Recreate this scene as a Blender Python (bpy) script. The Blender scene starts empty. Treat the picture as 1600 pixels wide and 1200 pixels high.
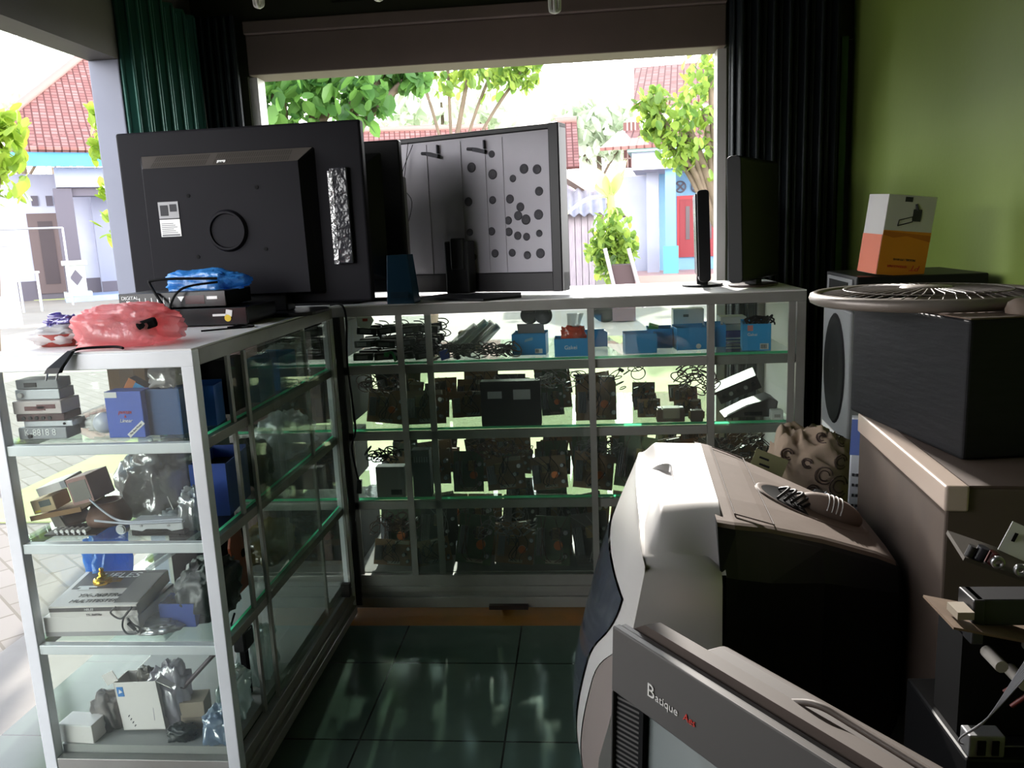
import bpy, math, random
from math import sin, cos, pi, radians as R, sqrt, atan2
from mathutils import Vector as V, Matrix, Euler, noise
S = bpy.context.scene
COL = S.collection
RNG = random.Random(7)
# ------------------------------------------------------------------ camera
FPX = 1248.0
YAW, PITCH, ROLL = R(5.2), R(10.5), R(2.48)
CAM = V((0, 0, 1.34))
fw = V((-sin(YAW)*cos(PITCH), cos(YAW)*cos(PITCH), -sin(PITCH)))
_r0 = V((cos(YAW), sin(YAW), 0)); _u0 = _r0.cross(fw)
rt = _r0*cos(ROLL) - _u0*sin(ROLL); up = _u0*cos(ROLL) + _r0*sin(ROLL)
def at(x, y, ax, val):
    "point of the photograph's ray (x, y) on a plane of the place"
    d = fw + rt*((x-800)/FPX) - up*((y-600)/FPX)
    i = 'XYZ'.index(ax)
    return CAM + d*((val-CAM[i])/d[i])
cd = bpy.data.cameras.new('camera'); cam = bpy.data.objects.new('camera', cd); COL.objects.link(cam)
cd.sensor_width = 36.0; cd.lens = FPX/1600*36.0; cd.clip_end = 400; cd.clip_start = 0.02
Mc = Matrix((rt, up, -fw)).transposed().to_4x4(); Mc.translation = CAM
cam.matrix_world = Mc
S.camera = cam
# ------------------------------------------------------------------ materials
def lin(h):
    h = h.lstrip('#'); o = []
    for i in (0, 2, 4):
        c = int(h[i:i+2], 16)/255
        o.append(c/12.92 if c <= .04045 else ((c+.055)/1.055)**2.4)
    return (*o, 1)
def newmat(name):
    m = bpy.data.materials.new(name); m.use_nodes = True
    nt = m.node_tree; nt.nodes.clear()
    out = nt.nodes.new('ShaderNodeOutputMaterial')
    return m, nt, out
def nd(nt, t, **kw):
    n = nt.nodes.new('ShaderNode'+t)
    for k, v in kw.items():
        if k.startswith('i_'): n.inputs[k[2:].replace('_', ' ')].default_value = v
        else: setattr(n, k, v)
    return n
MATS = {}
def M(name, c, rough=.5, metal=0.0, c2=None, sc=8.0, amt=.5, bump=0.0, bsc=None, stretch=None, coat=0.0, spec=.5, detail=4.0):
    if name in MATS: return MATS[name]
    m, nt, out = newmat(name); L = nt.links.new
    b = nd(nt, 'BsdfPrincipled')
    b.inputs['Base Color'].default_value = lin(c); b.inputs['Roughness'].default_value = rough
    b.inputs['Metallic'].default_value = metal; b.inputs['Coat Weight'].default_value = coat
    b.inputs['Specular IOR Level'].default_value = spec
    L(b.outputs[0], out.inputs[0])
    if c2 or bump:
        tc = nd(nt, 'TexCoord'); mp = nd(nt, 'Mapping'); L(tc.outputs['Object'], mp.inputs[0])
        if stretch: mp.inputs['Scale'].default_value = stretch
        n = nd(nt, 'TexNoise'); n.inputs['Scale'].default_value = sc; n.inputs['Detail'].default_value = detail
        L(mp.outputs[0], n.inputs['Vector'])
        if c2:
            r = nd(nt, 'ValToRGB'); e = r.color_ramp.elements
            e[0].position = .5-amt/2; e[1].position = .5+amt/2
            e[0].color = lin(c); e[1].color = lin(c2)
            L(n.outputs[0], r.inputs[0]); L(r.outputs[0], b.inputs['Base Color'])
        if bump:
            n2 = n
            if bsc:
                n2 = nd(nt, 'TexNoise'); n2.inputs['Scale'].default_value = bsc; L(mp.outputs[0], n2.inputs['Vector'])
            bp = nd(nt, 'Bump'); bp.inputs['Strength'].default_value = bump; bp.inputs['Distance'].default_value = .01
            L(n2.outputs[0], bp.inputs['Height']); L(bp.outputs[0], b.inputs['Normal'])
    MATS[name] = m
    return m
def glassmat(name, tint='#f4fbf8', haze=.0, rough=0.0, hazecol='#c8ccc8'):
    if name in MATS: return MATS[name]
    m, nt, out = newmat(name); L = nt.links.new
    t = nd(nt, 'BsdfTransparent'); t.inputs[0].default_value = lin(tint)
    g = nd(nt, 'BsdfGlossy'); g.inputs['Roughness'].default_value = rough
    lw = nd(nt, 'LayerWeight'); lw.inputs[0].default_value = .5
    pw = nd(nt, 'Math', operation='POWER'); pw.inputs[1].default_value = 4.6; L(lw.outputs['Facing'], pw.inputs[0])
    f = nd(nt, 'Math', operation='MULTIPLY_ADD'); f.inputs[1].default_value = .93; f.inputs[2].default_value = .04; L(pw.outputs[0], f.inputs[0])
    x = nd(nt, 'MixShader'); L(f.outputs[0], x.inputs[0]); L(t.outputs[0], x.inputs[1]); L(g.outputs[0], x.inputs[2])
    last = x
    if haze:
        d = nd(nt, 'BsdfDiffuse'); d.inputs[0].default_value = lin(hazecol)
        tc = nd(nt, 'TexCoord'); n = nd(nt, 'TexNoise'); n.inputs['Scale'].default_value = 3; n.inputs['Detail'].default_value = 6
        L(tc.outputs['Object'], n.inputs['Vector'])
        mu = nd(nt, 'Math', operation='MULTIPLY'); mu.inputs[1].default_value = haze*2; L(n.outputs[0], mu.inputs[0])
        y = nd(nt, 'MixShader'); L(mu.outputs[0], y.inputs[0]); L(x.outputs[0], y.inputs[1]); L(d.outputs[0], y.inputs[2]); last = y
    L(last.outputs[0], out.inputs[0]); MATS[name] = m
    return m
def thinmat(name, c, transp=.3, transl=.5, gloss=.15, rough=.15, bump=0.0, bsc=30):
    "thin plastic film, leaf or paper: lets light through"
    if name in MATS: return MATS[name]
    m, nt, out = newmat(name); L = nt.links.new
    d = nd(nt, 'BsdfDiffuse'); d.inputs[0].default_value = lin(c)
    t = nd(nt, 'BsdfTranslucent'); t.inputs[0].default_value = lin(c)
    a = nd(nt, 'MixShader'); a.inputs[0].default_value = transl; L(d.outputs[0], a.inputs[1]); L(t.outputs[0], a.inputs[2])
    p = nd(nt, 'BsdfTransparent'); p.inputs[0].default_value = (*[.6+.4*x for x in lin(c)[:3]], 1)
    b = nd(nt, 'MixShader'); b.inputs[0].default_value = transp; L(a.outputs[0], b.inputs[1]); L(p.outputs[0], b.inputs[2])
    g = nd(nt, 'BsdfGlossy'); g.inputs['Roughness'].default_value = rough
    e = nd(nt, 'MixShader'); e.inputs[0].default_value = gloss; L(b.outputs[0], e.inputs[1]); L(g.outputs[0], e.inputs[2])
    if bump:
        tc = nd(nt, 'TexCoord'); n = nd(nt, 'TexNoise'); n.inputs['Scale'].default_value = bsc; n.inputs['Detail'].default_value = 3
        L(tc.outputs['Object'], n.inputs['Vector'])
        bp = nd(nt, 'Bump'); bp.inputs['Strength'].default_value = bump; bp.inputs['Distance'].default_value = .01
        L(n.outputs[0], bp.inputs['Height'])
        for q in (d, t, g): L(bp.outputs[0], q.inputs['Normal'])
    L(e.outputs[0], out.inputs[0]); MATS[name] = m
    return m
def leafmat(name, c, c2, transl=.5):
    if name in MATS: return MATS[name]
    m, nt, out = newmat(name); L = nt.links.new
    g = nd(nt, 'NewGeometry'); r = nd(nt, 'ValToRGB'); r.color_ramp.elements[0].color = lin(c); r.color_ramp.elements[1].color = lin(c2)
    L(g.outputs['Random Per Island'], r.inputs[0])
    d = nd(nt, 'BsdfPrincipled'); d.inputs['Roughness'].default_value = .4; L(r.outputs[0], d.inputs['Base Color'])
    t = nd(nt, 'BsdfTranslucent'); L(r.outputs[0], t.inputs[0])
    a = nd(nt, 'MixShader'); a.inputs[0].default_value = transl; L(d.outputs[0], a.inputs[1]); L(t.outputs[0], a.inputs[2])
    L(a.outputs[0], out.inputs[0]); MATS[name] = m
    return m
# ------------------------------------------------------------------ mesh builder
class MB:
    def __init__(s): s.v = []; s.f = []; s.mi = []; s.sm = []; s.X = Matrix(); s.m = 0; s.smooth = False
    def add(s, vs, fs, smooth=None):
        o = len(s.v); s.v += [s.X @ V(p) for p in vs]
        for f in fs: s.f.append([o+i for i in f]); s.mi.append(s.m); s.sm.append(s.smooth if smooth is None else smooth)
        return s
    def box(s, x0, y0, z0, x1, y1, z1):
        vs = [(x0,y0,z0),(x1,y0,z0),(x1,y1,z0),(x0,y1,z0),(x0,y0,z1),(x1,y0,z1),(x1,y1,z1),(x0,y1,z1)]
        return s.add(vs, [(3,2,1,0),(4,5,6,7),(0,1,5,4),(1,2,6,5),(2,3,7,6),(3,0,4,7)])
    def cbox(s, c, d, rot=(0,0,0)):
        X = s.X; s.X = X @ Matrix.Translation(c) @ Euler(rot).to_matrix().to_4x4()
        s.box(-d[0]/2, -d[1]/2, -d[2]/2, d[0]/2, d[1]/2, d[2]/2); s.X = X; return s
    def cyl(s, p0, p1, r0, r1=None, n=14, caps=True, smooth=True):
        p0, p1 = V(p0), V(p1); r1 = r0 if r1 is None else r1
        d = (p1-p0).normalized(); a = d.orthogonal().normalized(); b = d.cross(a)
        vs = [p0+(a*cos(2*pi*i/n)+b*sin(2*pi*i/n))*r0 for i in range(n)]+[p1+(a*cos(2*pi*i/n)+b*sin(2*pi*i/n))*r1 for i in range(n)]
        s.add(vs, [(i, (i+1) % n, n+(i+1) % n, n+i) for i in range(n)], smooth)
        if caps: s.add(vs, [tuple(range(n))[::-1], tuple(range(n, 2*n))], False)
        return s
    def tube(s, pts, r, n=6):
        pts = [V(p) for p in pts]; rings = []
        a = None
        for i, p in enumerate(pts):
            d = (pts[min(i+1, len(pts)-1)]-pts[max(i-1, 0)]).normalized()
            a = d.orthogonal().normalized() if a is None else (a-d*a.dot(d)).normalized()
            b = d.cross(a); rr = r[i] if isinstance(r, (list, tuple)) else r
            rings.append([p+(a*cos(2*pi*k/n)+b*sin(2*pi*k/n))*rr for k in range(n)])
        return s.loft(rings, True)
    def loft(s, rings, caps=True, smooth=True, close=True):
        n = len(rings[0]); vs = [p for r in rings for p in r]; fs = []
        for j in range(len(rings)-1):
            for i in range(n if close else n-1):
                fs.append((j*n+i, j*n+(i+1) % n, (j+1)*n+(i+1) % n, (j+1)*n+i))
        s.add(vs, fs, smooth)
        if caps: s.add(vs, [tuple(range(n))[::-1], tuple(range((len(rings)-1)*n, len(rings)*n))], False)
        return s
    def lathe(s, prof, n=24, c=(0,0,0), caps=False, sm=True):
        c = V(c); rings = [[c+V((r*cos(2*pi*i/n), r*sin(2*pi*i/n), z)) for i in range(n)] for r, z in prof]
        return s.loft(rings, caps, sm)
    def prism(s, poly, ax, h0, h1):
        def P(a, b, h): return {'X': (h, a, b), 'Y': (a, h, b), 'Z': (a, b, h)}[ax]
        n = len(poly); vs = [P(a, b, h0) for a, b in poly]+[P(a, b, h1) for a, b in poly]
        fs = [(i, (i+1) % n, n+(i+1) % n, n+i) for i in range(n)]+[tuple(range(n))[::-1], tuple(range(n, 2*n))]
        return s.add(vs, fs)
    def grid(s, fn, nu, nv, smooth=True):
        vs = [fn(i/nu, j/nv) for j in range(nv+1) for i in range(nu+1)]
        return s.add(vs, [(j*(nu+1)+i, j*(nu+1)+i+1, (j+1)*(nu+1)+i+1, (j+1)*(nu+1)+i) for j in range(nv) for i in range(nu)], smooth)
    def ball(s, c, r, n=14, m=8):
        r = (r, r, r) if not isinstance(r, (tuple, list)) else r; c = V(c)
        rings = [[c+V((r[0]*sin(pi*j/m)*cos(2*pi*i/n), r[1]*sin(pi*j/m)*sin(2*pi*i/n), r[2]*cos(pi*j/m))) for i in range(n)] for j in range(1, m)]
        s.loft(rings, False)
        top, bot = c+V((0,0,r[2])), c-V((0,0,r[2]))
        s.add(rings[0]+[top], [(i, (i+1) % n, n) for i in range(n)], True)
        s.add(rings[-1]+[bot], [((i+1) % n, i, n) for i in range(n)], True)
        return s
    def blob(s, c, r, amp=.25, sc=3.0, seed=0, n=40, m=24, flat=True, crease=.5, pw=.7):
        "crumpled bag: a ball pushed about by noise, flattened where it rests"
        c = V(c); vs = []; rings = []
        for j in range(0, m+1):
            ring = []
            for i in range(n):
                th = pi*j/m; ph = 2*pi*i/n
                d = V((sin(th)*cos(ph), sin(th)*sin(ph), cos(th)))
                e = V([math.copysign(abs(q)**pw, q) for q in d])
                q = d*sc+V((seed*7.1, seed*3.3, seed*1.7))
                k = 1+amp*noise.noise(q)+amp*crease*(1-2*abs(noise.noise(q*2.6)))+amp*.25*noise.noise(q*6)
                p = V((e.x*r[0]*k, e.y*r[1]*k, e.z*r[2]*k))
                if flat: p.z = max(p.z, -r[2]*.8)
                ring.append(c+p+V((0,0,r[2]*.8 if flat else 0)))
            rings.append(ring)
        return s.loft(rings, False)
    def build(s, name, mats, parent=None, bevel=0, seg=2, kind=None, wn=False):
        me = bpy.data.meshes.new(name); me.from_pydata([tuple(p) for p in s.v], [], s.f)
        for m in (mats if isinstance(mats, (list, tuple)) else [mats]): me.materials.append(m)
        for i, p in enumerate(me.polygons): p.material_index = s.mi[i]; p.use_smooth = s.sm[i]
        me.validate(); me.update()
        o = bpy.data.objects.new(name, me); COL.objects.link(o)
        if parent is not None: o.parent = parent
        if bevel:
            b = o.modifiers.new('bevel', 'BEVEL'); b.width = bevel; b.segments = seg; b.limit_method = 'ANGLE'; b.angle_limit = R(40)
        if kind: o['kind'] = kind
        return o
def tag(o, label, cat, group=None, kind=None):
    o['label'] = label; o['category'] = cat
    if group: o['group'] = group
    if kind: o['kind'] = kind
    return o
def T(name, label, cat, loc=(0,0,0), rz=0, group=None, rot=None):
    o = bpy.data.objects.new(name, None); COL.objects.link(o); o.empty_display_size = .05
    o.location = loc; o.rotation_euler = rot if rot else (0,0,rz)
    return tag(o, label, cat, group)
def struct(o): o['kind'] = 'structure'; return o
def dup(root, loc, rot, label, group=None, sc=None):
    r = root.copy(); COL.objects.link(r); r.location = loc; r.rotation_euler = rot; r['label'] = label
    if sc: r.scale = (sc,)*3
    if group: r['group'] = group
    for ch in list(root.children):
        c = ch.copy(); COL.objects.link(c); c.parent = r
        for g in ch.children:
            d = g.copy(); COL.objects.link(d); d.parent = c
    return r
def text(body, size, loc, rot, mat, parent, name='lettering', shear=0, sx=1.0, align='CENTER', ext=.0004):
    cu = bpy.data.curves.new(name, 'FONT'); cu.body = body; cu.size = size; cu.align_x = align; cu.align_y = 'CENTER'
    cu.shear = shear; cu.extrude = ext
    o = bpy.data.objects.new(name, cu); COL.objects.link(o)
    me = bpy.data.meshes.new_from_object(o.evaluated_get(bpy.context.evaluated_depsgraph_get()))
    bpy.data.objects.remove(o); bpy.data.curves.remove(cu)
    me.materials.clear(); me.materials.append(mat); me.name = name
    q = bpy.data.objects.new(name, me); COL.objects.link(q); q.parent = parent
    q.location = loc; q.rotation_euler = rot; q.scale = (sx, 1, 1)
    return q
def smooth(a): a = max(0, min(1, a)); return a*a*(3-2*a)
def wire(pts, k=6):
    "smooth curve through the points"
    P = [V(p) for p in pts]; out = []
    for i in range(len(P)-1):
        a, b, c, d = P[max(i-1,0)], P[i], P[i+1], P[min(i+2,len(P)-1)]
        for j in range(k):
            t = j/k; out.append(.5*((2*b)+(c-a)*t+(2*a-5*b+4*c-d)*t*t+(3*b-a-3*c+d)*t**3))
    out.append(P[-1]); return out
ORD = 'first second third fourth fifth sixth seventh eighth ninth tenth eleventh twelfth thirteenth fourteenth fifteenth'.split()
# ------------------------------------------------------------------ palette
ALU = M('aluminium', '#e9ebee', .4, .15, '#d4d6d9', 5, .5)
ALUB = M('aluminium_brushed', '#a19f9b', .45, .3, '#84807a', 6, .6)
BLACK = M('black_plastic', '#101012', .45, spec=.3)
BLACKM = M('black_matt', '#0d0d0e', .75, spec=.15)
DUSTB = M('dusty_black_plastic', '#1a191e', .6, 0, '#151419', 6, .6, spec=.12)
WHITE = M('white_laminate', '#e6e5e2', .4)
WHITEP = M('white_paper', '#e9e8e6', .7)
CARD = M('cardboard', '#9a7a58', .85, 0, '#866847', 10, .7)
BLUEBOX = M('blue_card', '#2f9de2', .5, 0, '#2890d4', 9, .6)
NAVY = M('dark_blue_card', '#24489a', .5, 0, '#1e3d86', 9, .6)
STEEL = M('steel', '#a8a8aa', .35, .9)
GREEN_EDGE = thinmat('green_glass_edge', '#6ff5c0', .0, .85, .05)
GLASS = glassmat('clear_glass', '#fafdfb')
DOORGLASS = glassmat('dusty_door_glass', '#f4f8f5', .03)
SHELFGLASS = glassmat('shelf_glass', '#f2faf6', .012)
FILM = thinmat('clear_film', '#dcdfe2', .62, .5, .22, .12, .5, 30)
INK = M('dark_ink', '#2c2c30', .7)
WINK = M('white_ink', '#f2f2f2', .6)
RED = M('red_ink', '#c43a30', .6)
COPPER = M('copper', '#b5653a', .35, .9)
PCBM = M('pcb_brown', '#80603f', .55, 0, '#6a5138', 20, .5)
PCBG = M('pcb_green', '#48593a', .5, 0, '#3b4c33', 20, .5)
GOLD = M('gold', '#e2b13c', .25, 1.0)
# ------------------------------------------------------------------ the room
XL0, XL1, XR, YB = -1.684, -1.574, 1.08, 3.40
ZL, ZB, ZC = 2.0, 2.035, 2.62
m, nt, out = newmat('floor_tile'); L = nt.links.new
tc = nd(nt, 'TexCoord'); mp = nd(nt, 'Mapping'); L(tc.outputs['Object'], mp.inputs[0])
mp.inputs['Location'].default_value = (.237+4, -2.33+8, 0)
br = nd(nt, 'TexBrick'); br.offset = 0; br.inputs['Scale'].default_value = 1; br.inputs['Brick Width'].default_value = .4; br.inputs['Row Height'].default_value = .4
br.inputs['Mortar Size'].default_value = .003; br.inputs['Color1'].default_value = lin('#4a5b50'); br.inputs['Color2'].default_value = lin('#4a5b50'); br.inputs['Mortar'].default_value = lin('#20241f')
L(mp.outputs[0], br.inputs['Vector'])
no = nd(nt, 'TexNoise'); no.inputs['Scale'].default_value = 14; L(tc.outputs['Object'], no.inputs['Vector'])
mx = nd(nt, 'MixRGB', blend_type='MULTIPLY'); mx.inputs[0].default_value = .25; L(br.outputs[0], mx.inputs[1]); L(no.outputs[0], mx.inputs[2])
b = nd(nt, 'BsdfPrincipled'); b.inputs['Roughness'].default_value = .12; L(mx.outputs[0], b.inputs['Base Color'])
L(b.outputs[0], out.inputs[0]); FLOOR = m
def border(name, c):
    return M(name, c, .14, 0, '#7a5a2c', 9, .6)
YR = -1.9
mb = MB(); mb.box(XL0, YR, -.1, XR+.12, 2.58, 0); mb.box(XL0, 2.72, -.1, XR+.12, YB+.12, 0)
struct(mb.build('floor', FLOOR))
mb = MB(); mb.box(XL0, 2.58, -.1, XR+.12, 2.72, 0); struct(mb.build('floor_border', border('border_tile', '#94602a')))
WALLG = M('green_wall_paint', '#889c4a', .65, 0, '#7c9042', 2.5, .6, .06, 60)
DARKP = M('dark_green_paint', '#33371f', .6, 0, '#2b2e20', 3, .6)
BEAMP = M('brown_grey_paint', '#6f5f5a', .6, 0, '#60534f', 4, .6)
GREYP = M('blue_grey_paint', '#8d90a0', .65, 0, '#7f8292', 4, .6)
struct(MB().box(XR, YR, 0, XR+.12, YB, ZC).build('wall_right', WALLG))
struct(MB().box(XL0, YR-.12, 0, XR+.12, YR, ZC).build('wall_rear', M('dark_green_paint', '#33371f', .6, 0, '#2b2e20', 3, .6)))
struct(MB().box(XL0, YR, ZC, XR+.12, YB+.12, ZC+.1).build('ceiling', M('ceiling_board', '#2a2c22', .7)))
# back wall: header, sill-less opening, piers either side
mb = MB(); mb.box(XL1-.11, YB, 2.24, XR+.12, YB+.12, ZC); mb.box(XL1-.11, YB, ZB, -1.345, YB+.12, 2.24); mb.box(.595, YB, ZB, XR+.12, YB+.12, 2.24); struct(mb.build('wall_back', DARKP))
mb = MB(); mb.box(-1.34, YB-.03, ZB, .59, YB+.12, 2.19); mb.box(-1.34, YB-.05, 2.19, .59, YB+.12, 2.24); struct(mb.build('trim_1', BEAMP, bevel=.004))
mb = MB(); mb.box(.60, YB+.005, 0, XR+.12, YB+.12, ZB); mb.box(XL0, YB+.005, 0, -1.36, YB+.12, ZB); struct(mb.build('wall_back_pier', DARKP))
struct(MB().box(-1.36, YB+.02, 0, -1.325, YB+.10, ZB).build('trim_2', M('white_jamb', '#d8d6d2', .5)))
struct(MB().box(.565, YB+.02, 0, .60, YB+.10, ZB).build('trim_3', M('white_jamb', '#d8d6d2', .5)))
# left side: beam over the long opening, column at the corner, rear part closed
struct(MB().box(XL0, YR, ZL, XL1, YB, ZC).build('wall_left', M('grey_beam_paint', '#5c5855', .65, 0, '#504d4a', 4, .6)))
struct(MB().box(XL0, 2.80, 0, XL1, 2.93, ZL).build('wall_left_column', GREYP, bevel=.004))
struct(MB().box(XL0, YR, 0, XL1, .2, ZL).build('wall_left_rear', DARKP))
struct(MB().box(XL0, 3.36, 0, XL1, YB+.12, ZL).build('wall_left_corner', DARKP))
struct(MB().box(XL1+.6, YR, 2.30, XL1+.72, YB, ZC).build('trim_4', DARKP))
# folded steel doors stacked in the two corners
FOLD = M('teal_steel', '#27594f', .42, .3, '#21443f', 3, .6)
FOLDB = M('dark_steel', '#20282d', .5, .3, '#181c20', 3, .6)
def folding(name, p0, p1, n, depth, z1, mat, hinge=True):
    p0, p1 = V((*p0, 0)), V((*p1, 0)); d = (p1-p0); l = d.length; d.normalize(); q = V((-d.y, d.x, 0))
    mb = MB(); t = .006
    pts = [p0+d*(l*i/n)+q*(depth if i % 2 else 0) for i in range(n+1)]
    for i in range(n):
        a, c = pts[i], pts[i+1]; s = (c-a).normalized(); w = V((-s.y, s.x, 0))*t
        mb.add([a-w, c-w, c+w, a+w, a-w+V((0,0,z1)), c-w+V((0,0,z1)), c+w+V((0,0,z1)), a+w+V((0,0,z1))],
               [(3,2,1,0),(4,5,6,7),(0,1,5,4),(1,2,6,5),(2,3,7,6),(3,0,4,7)])
        mid = (a+c)/2
        mb.cyl(mid-w*2+V((0,0,.02)), mid-w*2+V((0,0,z1-.02)), .006, n=6)
        mb.cyl(a+V((0,0,.01)), a+V((0,0,z1-.01)), .009, n=6)
    for z in (.04, z1*.5, z1-.05):
        mb.tube([p+V((0,0,z)) for p in pts], .008, 4)
    return struct(mb.build(name, mat))
folding('door_1', (XL1+.006, 2.815), (XL1+.006, 3.34), 12, -.05, 2.26, FOLD)
folding('door_2', (XL1+.06, 3.365), (-1.37, 3.365), 9, -.05, 2.26, FOLDB)
folding('door_3', (.61, 3.37), (1.0, 3.37), 13, -.06, 2.26, FOLDB)
struct(MB().box(1.02, YB-.06, 0, 1.045, YB-.001, ZB).build('trim_5', M('dark_green_strip', '#3c5a30', .6)))
# energy-saving lamps hanging under the ceiling
LAMPW = M('lamp_glass', '#f3f3f0', .25)
def cfl(px, py, Y, label, n=2):
    p = at(px, py, 'Y', Y)
    t = T('hanging_bulb', label, 'light bulb', (p.x, p.y, p.z), 0, 'bulbs hanging from the ceiling')
    mb = MB()
    for k in range(n):
        a = k*pi/n; dx, dy = cos(a)*.014, sin(a)*.014
        mb.tube(wire([(dx, dy, .11), (dx, dy, .02), (dx*.6, dy*.6, .004), (-dx*.6, -dy*.6, .004), (-dx, -dy, .02), (-dx, -dy, .11)], 4), .0055, 8)
    mb.build('tube', LAMPW, t)
    MB().lathe([(.001, .16), (.016, .16), (.018, .14), (.026, .13), (.026, .108), (.001, .105)], 16).build('base', WHITE, t)
    MB().cyl((0, 0, .158), (0, 0, .19), .02).build('socket', BLACK, t)
    MB().cyl((0, 0, .185), (0, 0, ZC-p.z), .003, n=6).build('cord', BLACK, t)
cfl(405, 12, 2.6, 'leftmost white bulb hanging above the left folding door')
cfl(592, 1, 2.7, 'middle white bulb hanging from ceiling, only its tip showing')
cfl(867, 20, 2.5, 'white twin-tube bulb hanging lowest, rightmost of the three')
# ------------------------------------------------------------------ display cases
HT = 1.125
TIER = [.915, .677, .421, .145]
def case_end_z(): return TIER
def left_case():
    x0, x1, y0, y1 = -1.35, -.85, 1.665, 2.67
    t = T('display_case', 'grey aluminium glass display case with its narrow end to us', 'display case', ((x0+x1)/2, (y0+y1)/2, 0))
    ox, oy = (x0+x1)/2, (y0+y1)/2
    def B(a, b, c, d, e, f): return MB().box(a-ox, b-oy, c, d-ox, e-oy, f)
    w = .03
    for px, py in ((x0, y0), (x1-w, y0), (x0, y1-w), (x1-w, y1-w)):
        B(px, py, 0, px+w, py+w, HT-.036).build('post', ALU, t, .002)
    B(x0, y0, HT-.038, x1, y0+w, HT-.002).build('top_rail', ALU, t, .002); B(x0, y1-w, HT-.038, x1, y1, HT-.002).build('top_rail', ALUB, t, .002)
    B(x0, y0+w, HT-.038, x0+w, y1-w, HT-.002).build('side_rail', ALUB, t, .002); B(x1-w, y0+w, HT-.038, x1, y1-w, HT-.002).build('side_rail', ALUB, t, .002)
    B(x0+.004, y0+.004, HT-.002, x1-.004, y1-.004, HT+.002).build('top_panel', WHITE, t)
    for z in TIER[:3]:
        mb = B(x0+w, y0+.004, z-.024, x1-w, y0+.024, z)
        mb.build('shelf_bar', ALU, t, .0015)
        B(x1-.026, y0+w, z-.024, x1-.008, y1-w, z).build('side_bar', ALUB, t, .0015); B(x0+.008, y0+w, z-.024, x0+.026, y1-w, z).build('side_bar', ALUB, t, .0015)
        g = B(x0+.01, y0+.026, z+.0005, x1-.026, y1-.01, z+.006).build('shelf', SHELFGLASS, t)
        MB().add([(x1-.0245-ox, y0+.03-oy, z), (x1-.0245-ox, y1-.02-oy, z), (x1-.0245-ox, y1-.02-oy, z+.0065), (x1-.0245-ox, y0+.03-oy, z+.0065), (x1-.0255-ox, y0+.03-oy, z+.0065), (x1-.0255-ox, y1-.02-oy, z+.0065)], [(0, 1, 2, 3), (3, 2, 5, 4)]).build('shelf_edge', GREEN_EDGE, g)
    mb = B(x0+w, y0+.002, .03, x1-w, y0+.028, .12); mb.box(x1-.028-ox, y0+w-oy, .03, x1-.002-ox, y1-w-oy, .118)
    mb.box(x1-.004-ox, y0+w-oy, .02, x1+.012-ox, y1-w-oy, .05); mb.box(x1-.004-ox, y0+w-oy, .07, x1+.006-ox, y1-w-oy, .085)
    mb.box(x0+.002-ox, y0+w-oy, .03, x0+.028-ox, y1-w-oy, .12)
    mb.build('base_panel', ALUB, t, .002)
    B(x0+.03, y0+.03, .118, x1-.03, y1-.03, .14).build('bottom_board', M('worn_board', '#a3a39f', .6, 0, '#8f8f8b', 4, .6), t)
    B(x0+w, y0+.0005, .12, x1-w, y0+.0025, HT-.036).build('end_glass', GLASS, t)
    B(x0+.002, y0+w, .12, x0+.005, y1-w, HT-.036).build('back_glass', GLASS, t)
    # two sliding doors on the aisle side
    for k, (a, b, xx) in enumerate(((1.86, 2.42, -.019), (1.93, 2.645, -.008))):
        g = B(x1+xx, a, .13, x1+xx+.004, b, HT-.045).build('sliding_door', DOORGLASS, t)
        for e in (a, b-.016): MB().box(x1+xx-.002-ox, e-oy, .125, x1+xx+.006-ox, e+.016-oy, HT-.04).build('stile', ALUB, g)
    B(x1-.016, 2.56, .118, x1+.014, 2.58, .165).build('door_lock', M('dark_metal', '#2a2624', .4, .7), t)
    for px, py in ((x0+.04, y0+.04), (x1-.04, y0+.04), (x0+.04, y1-.04), (x1-.04, y1-.04)): MB().cyl((px-ox, py-oy, 0), (px-ox, py-oy, .03), .02).build('foot', BLACK, t)
left_case()
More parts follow.
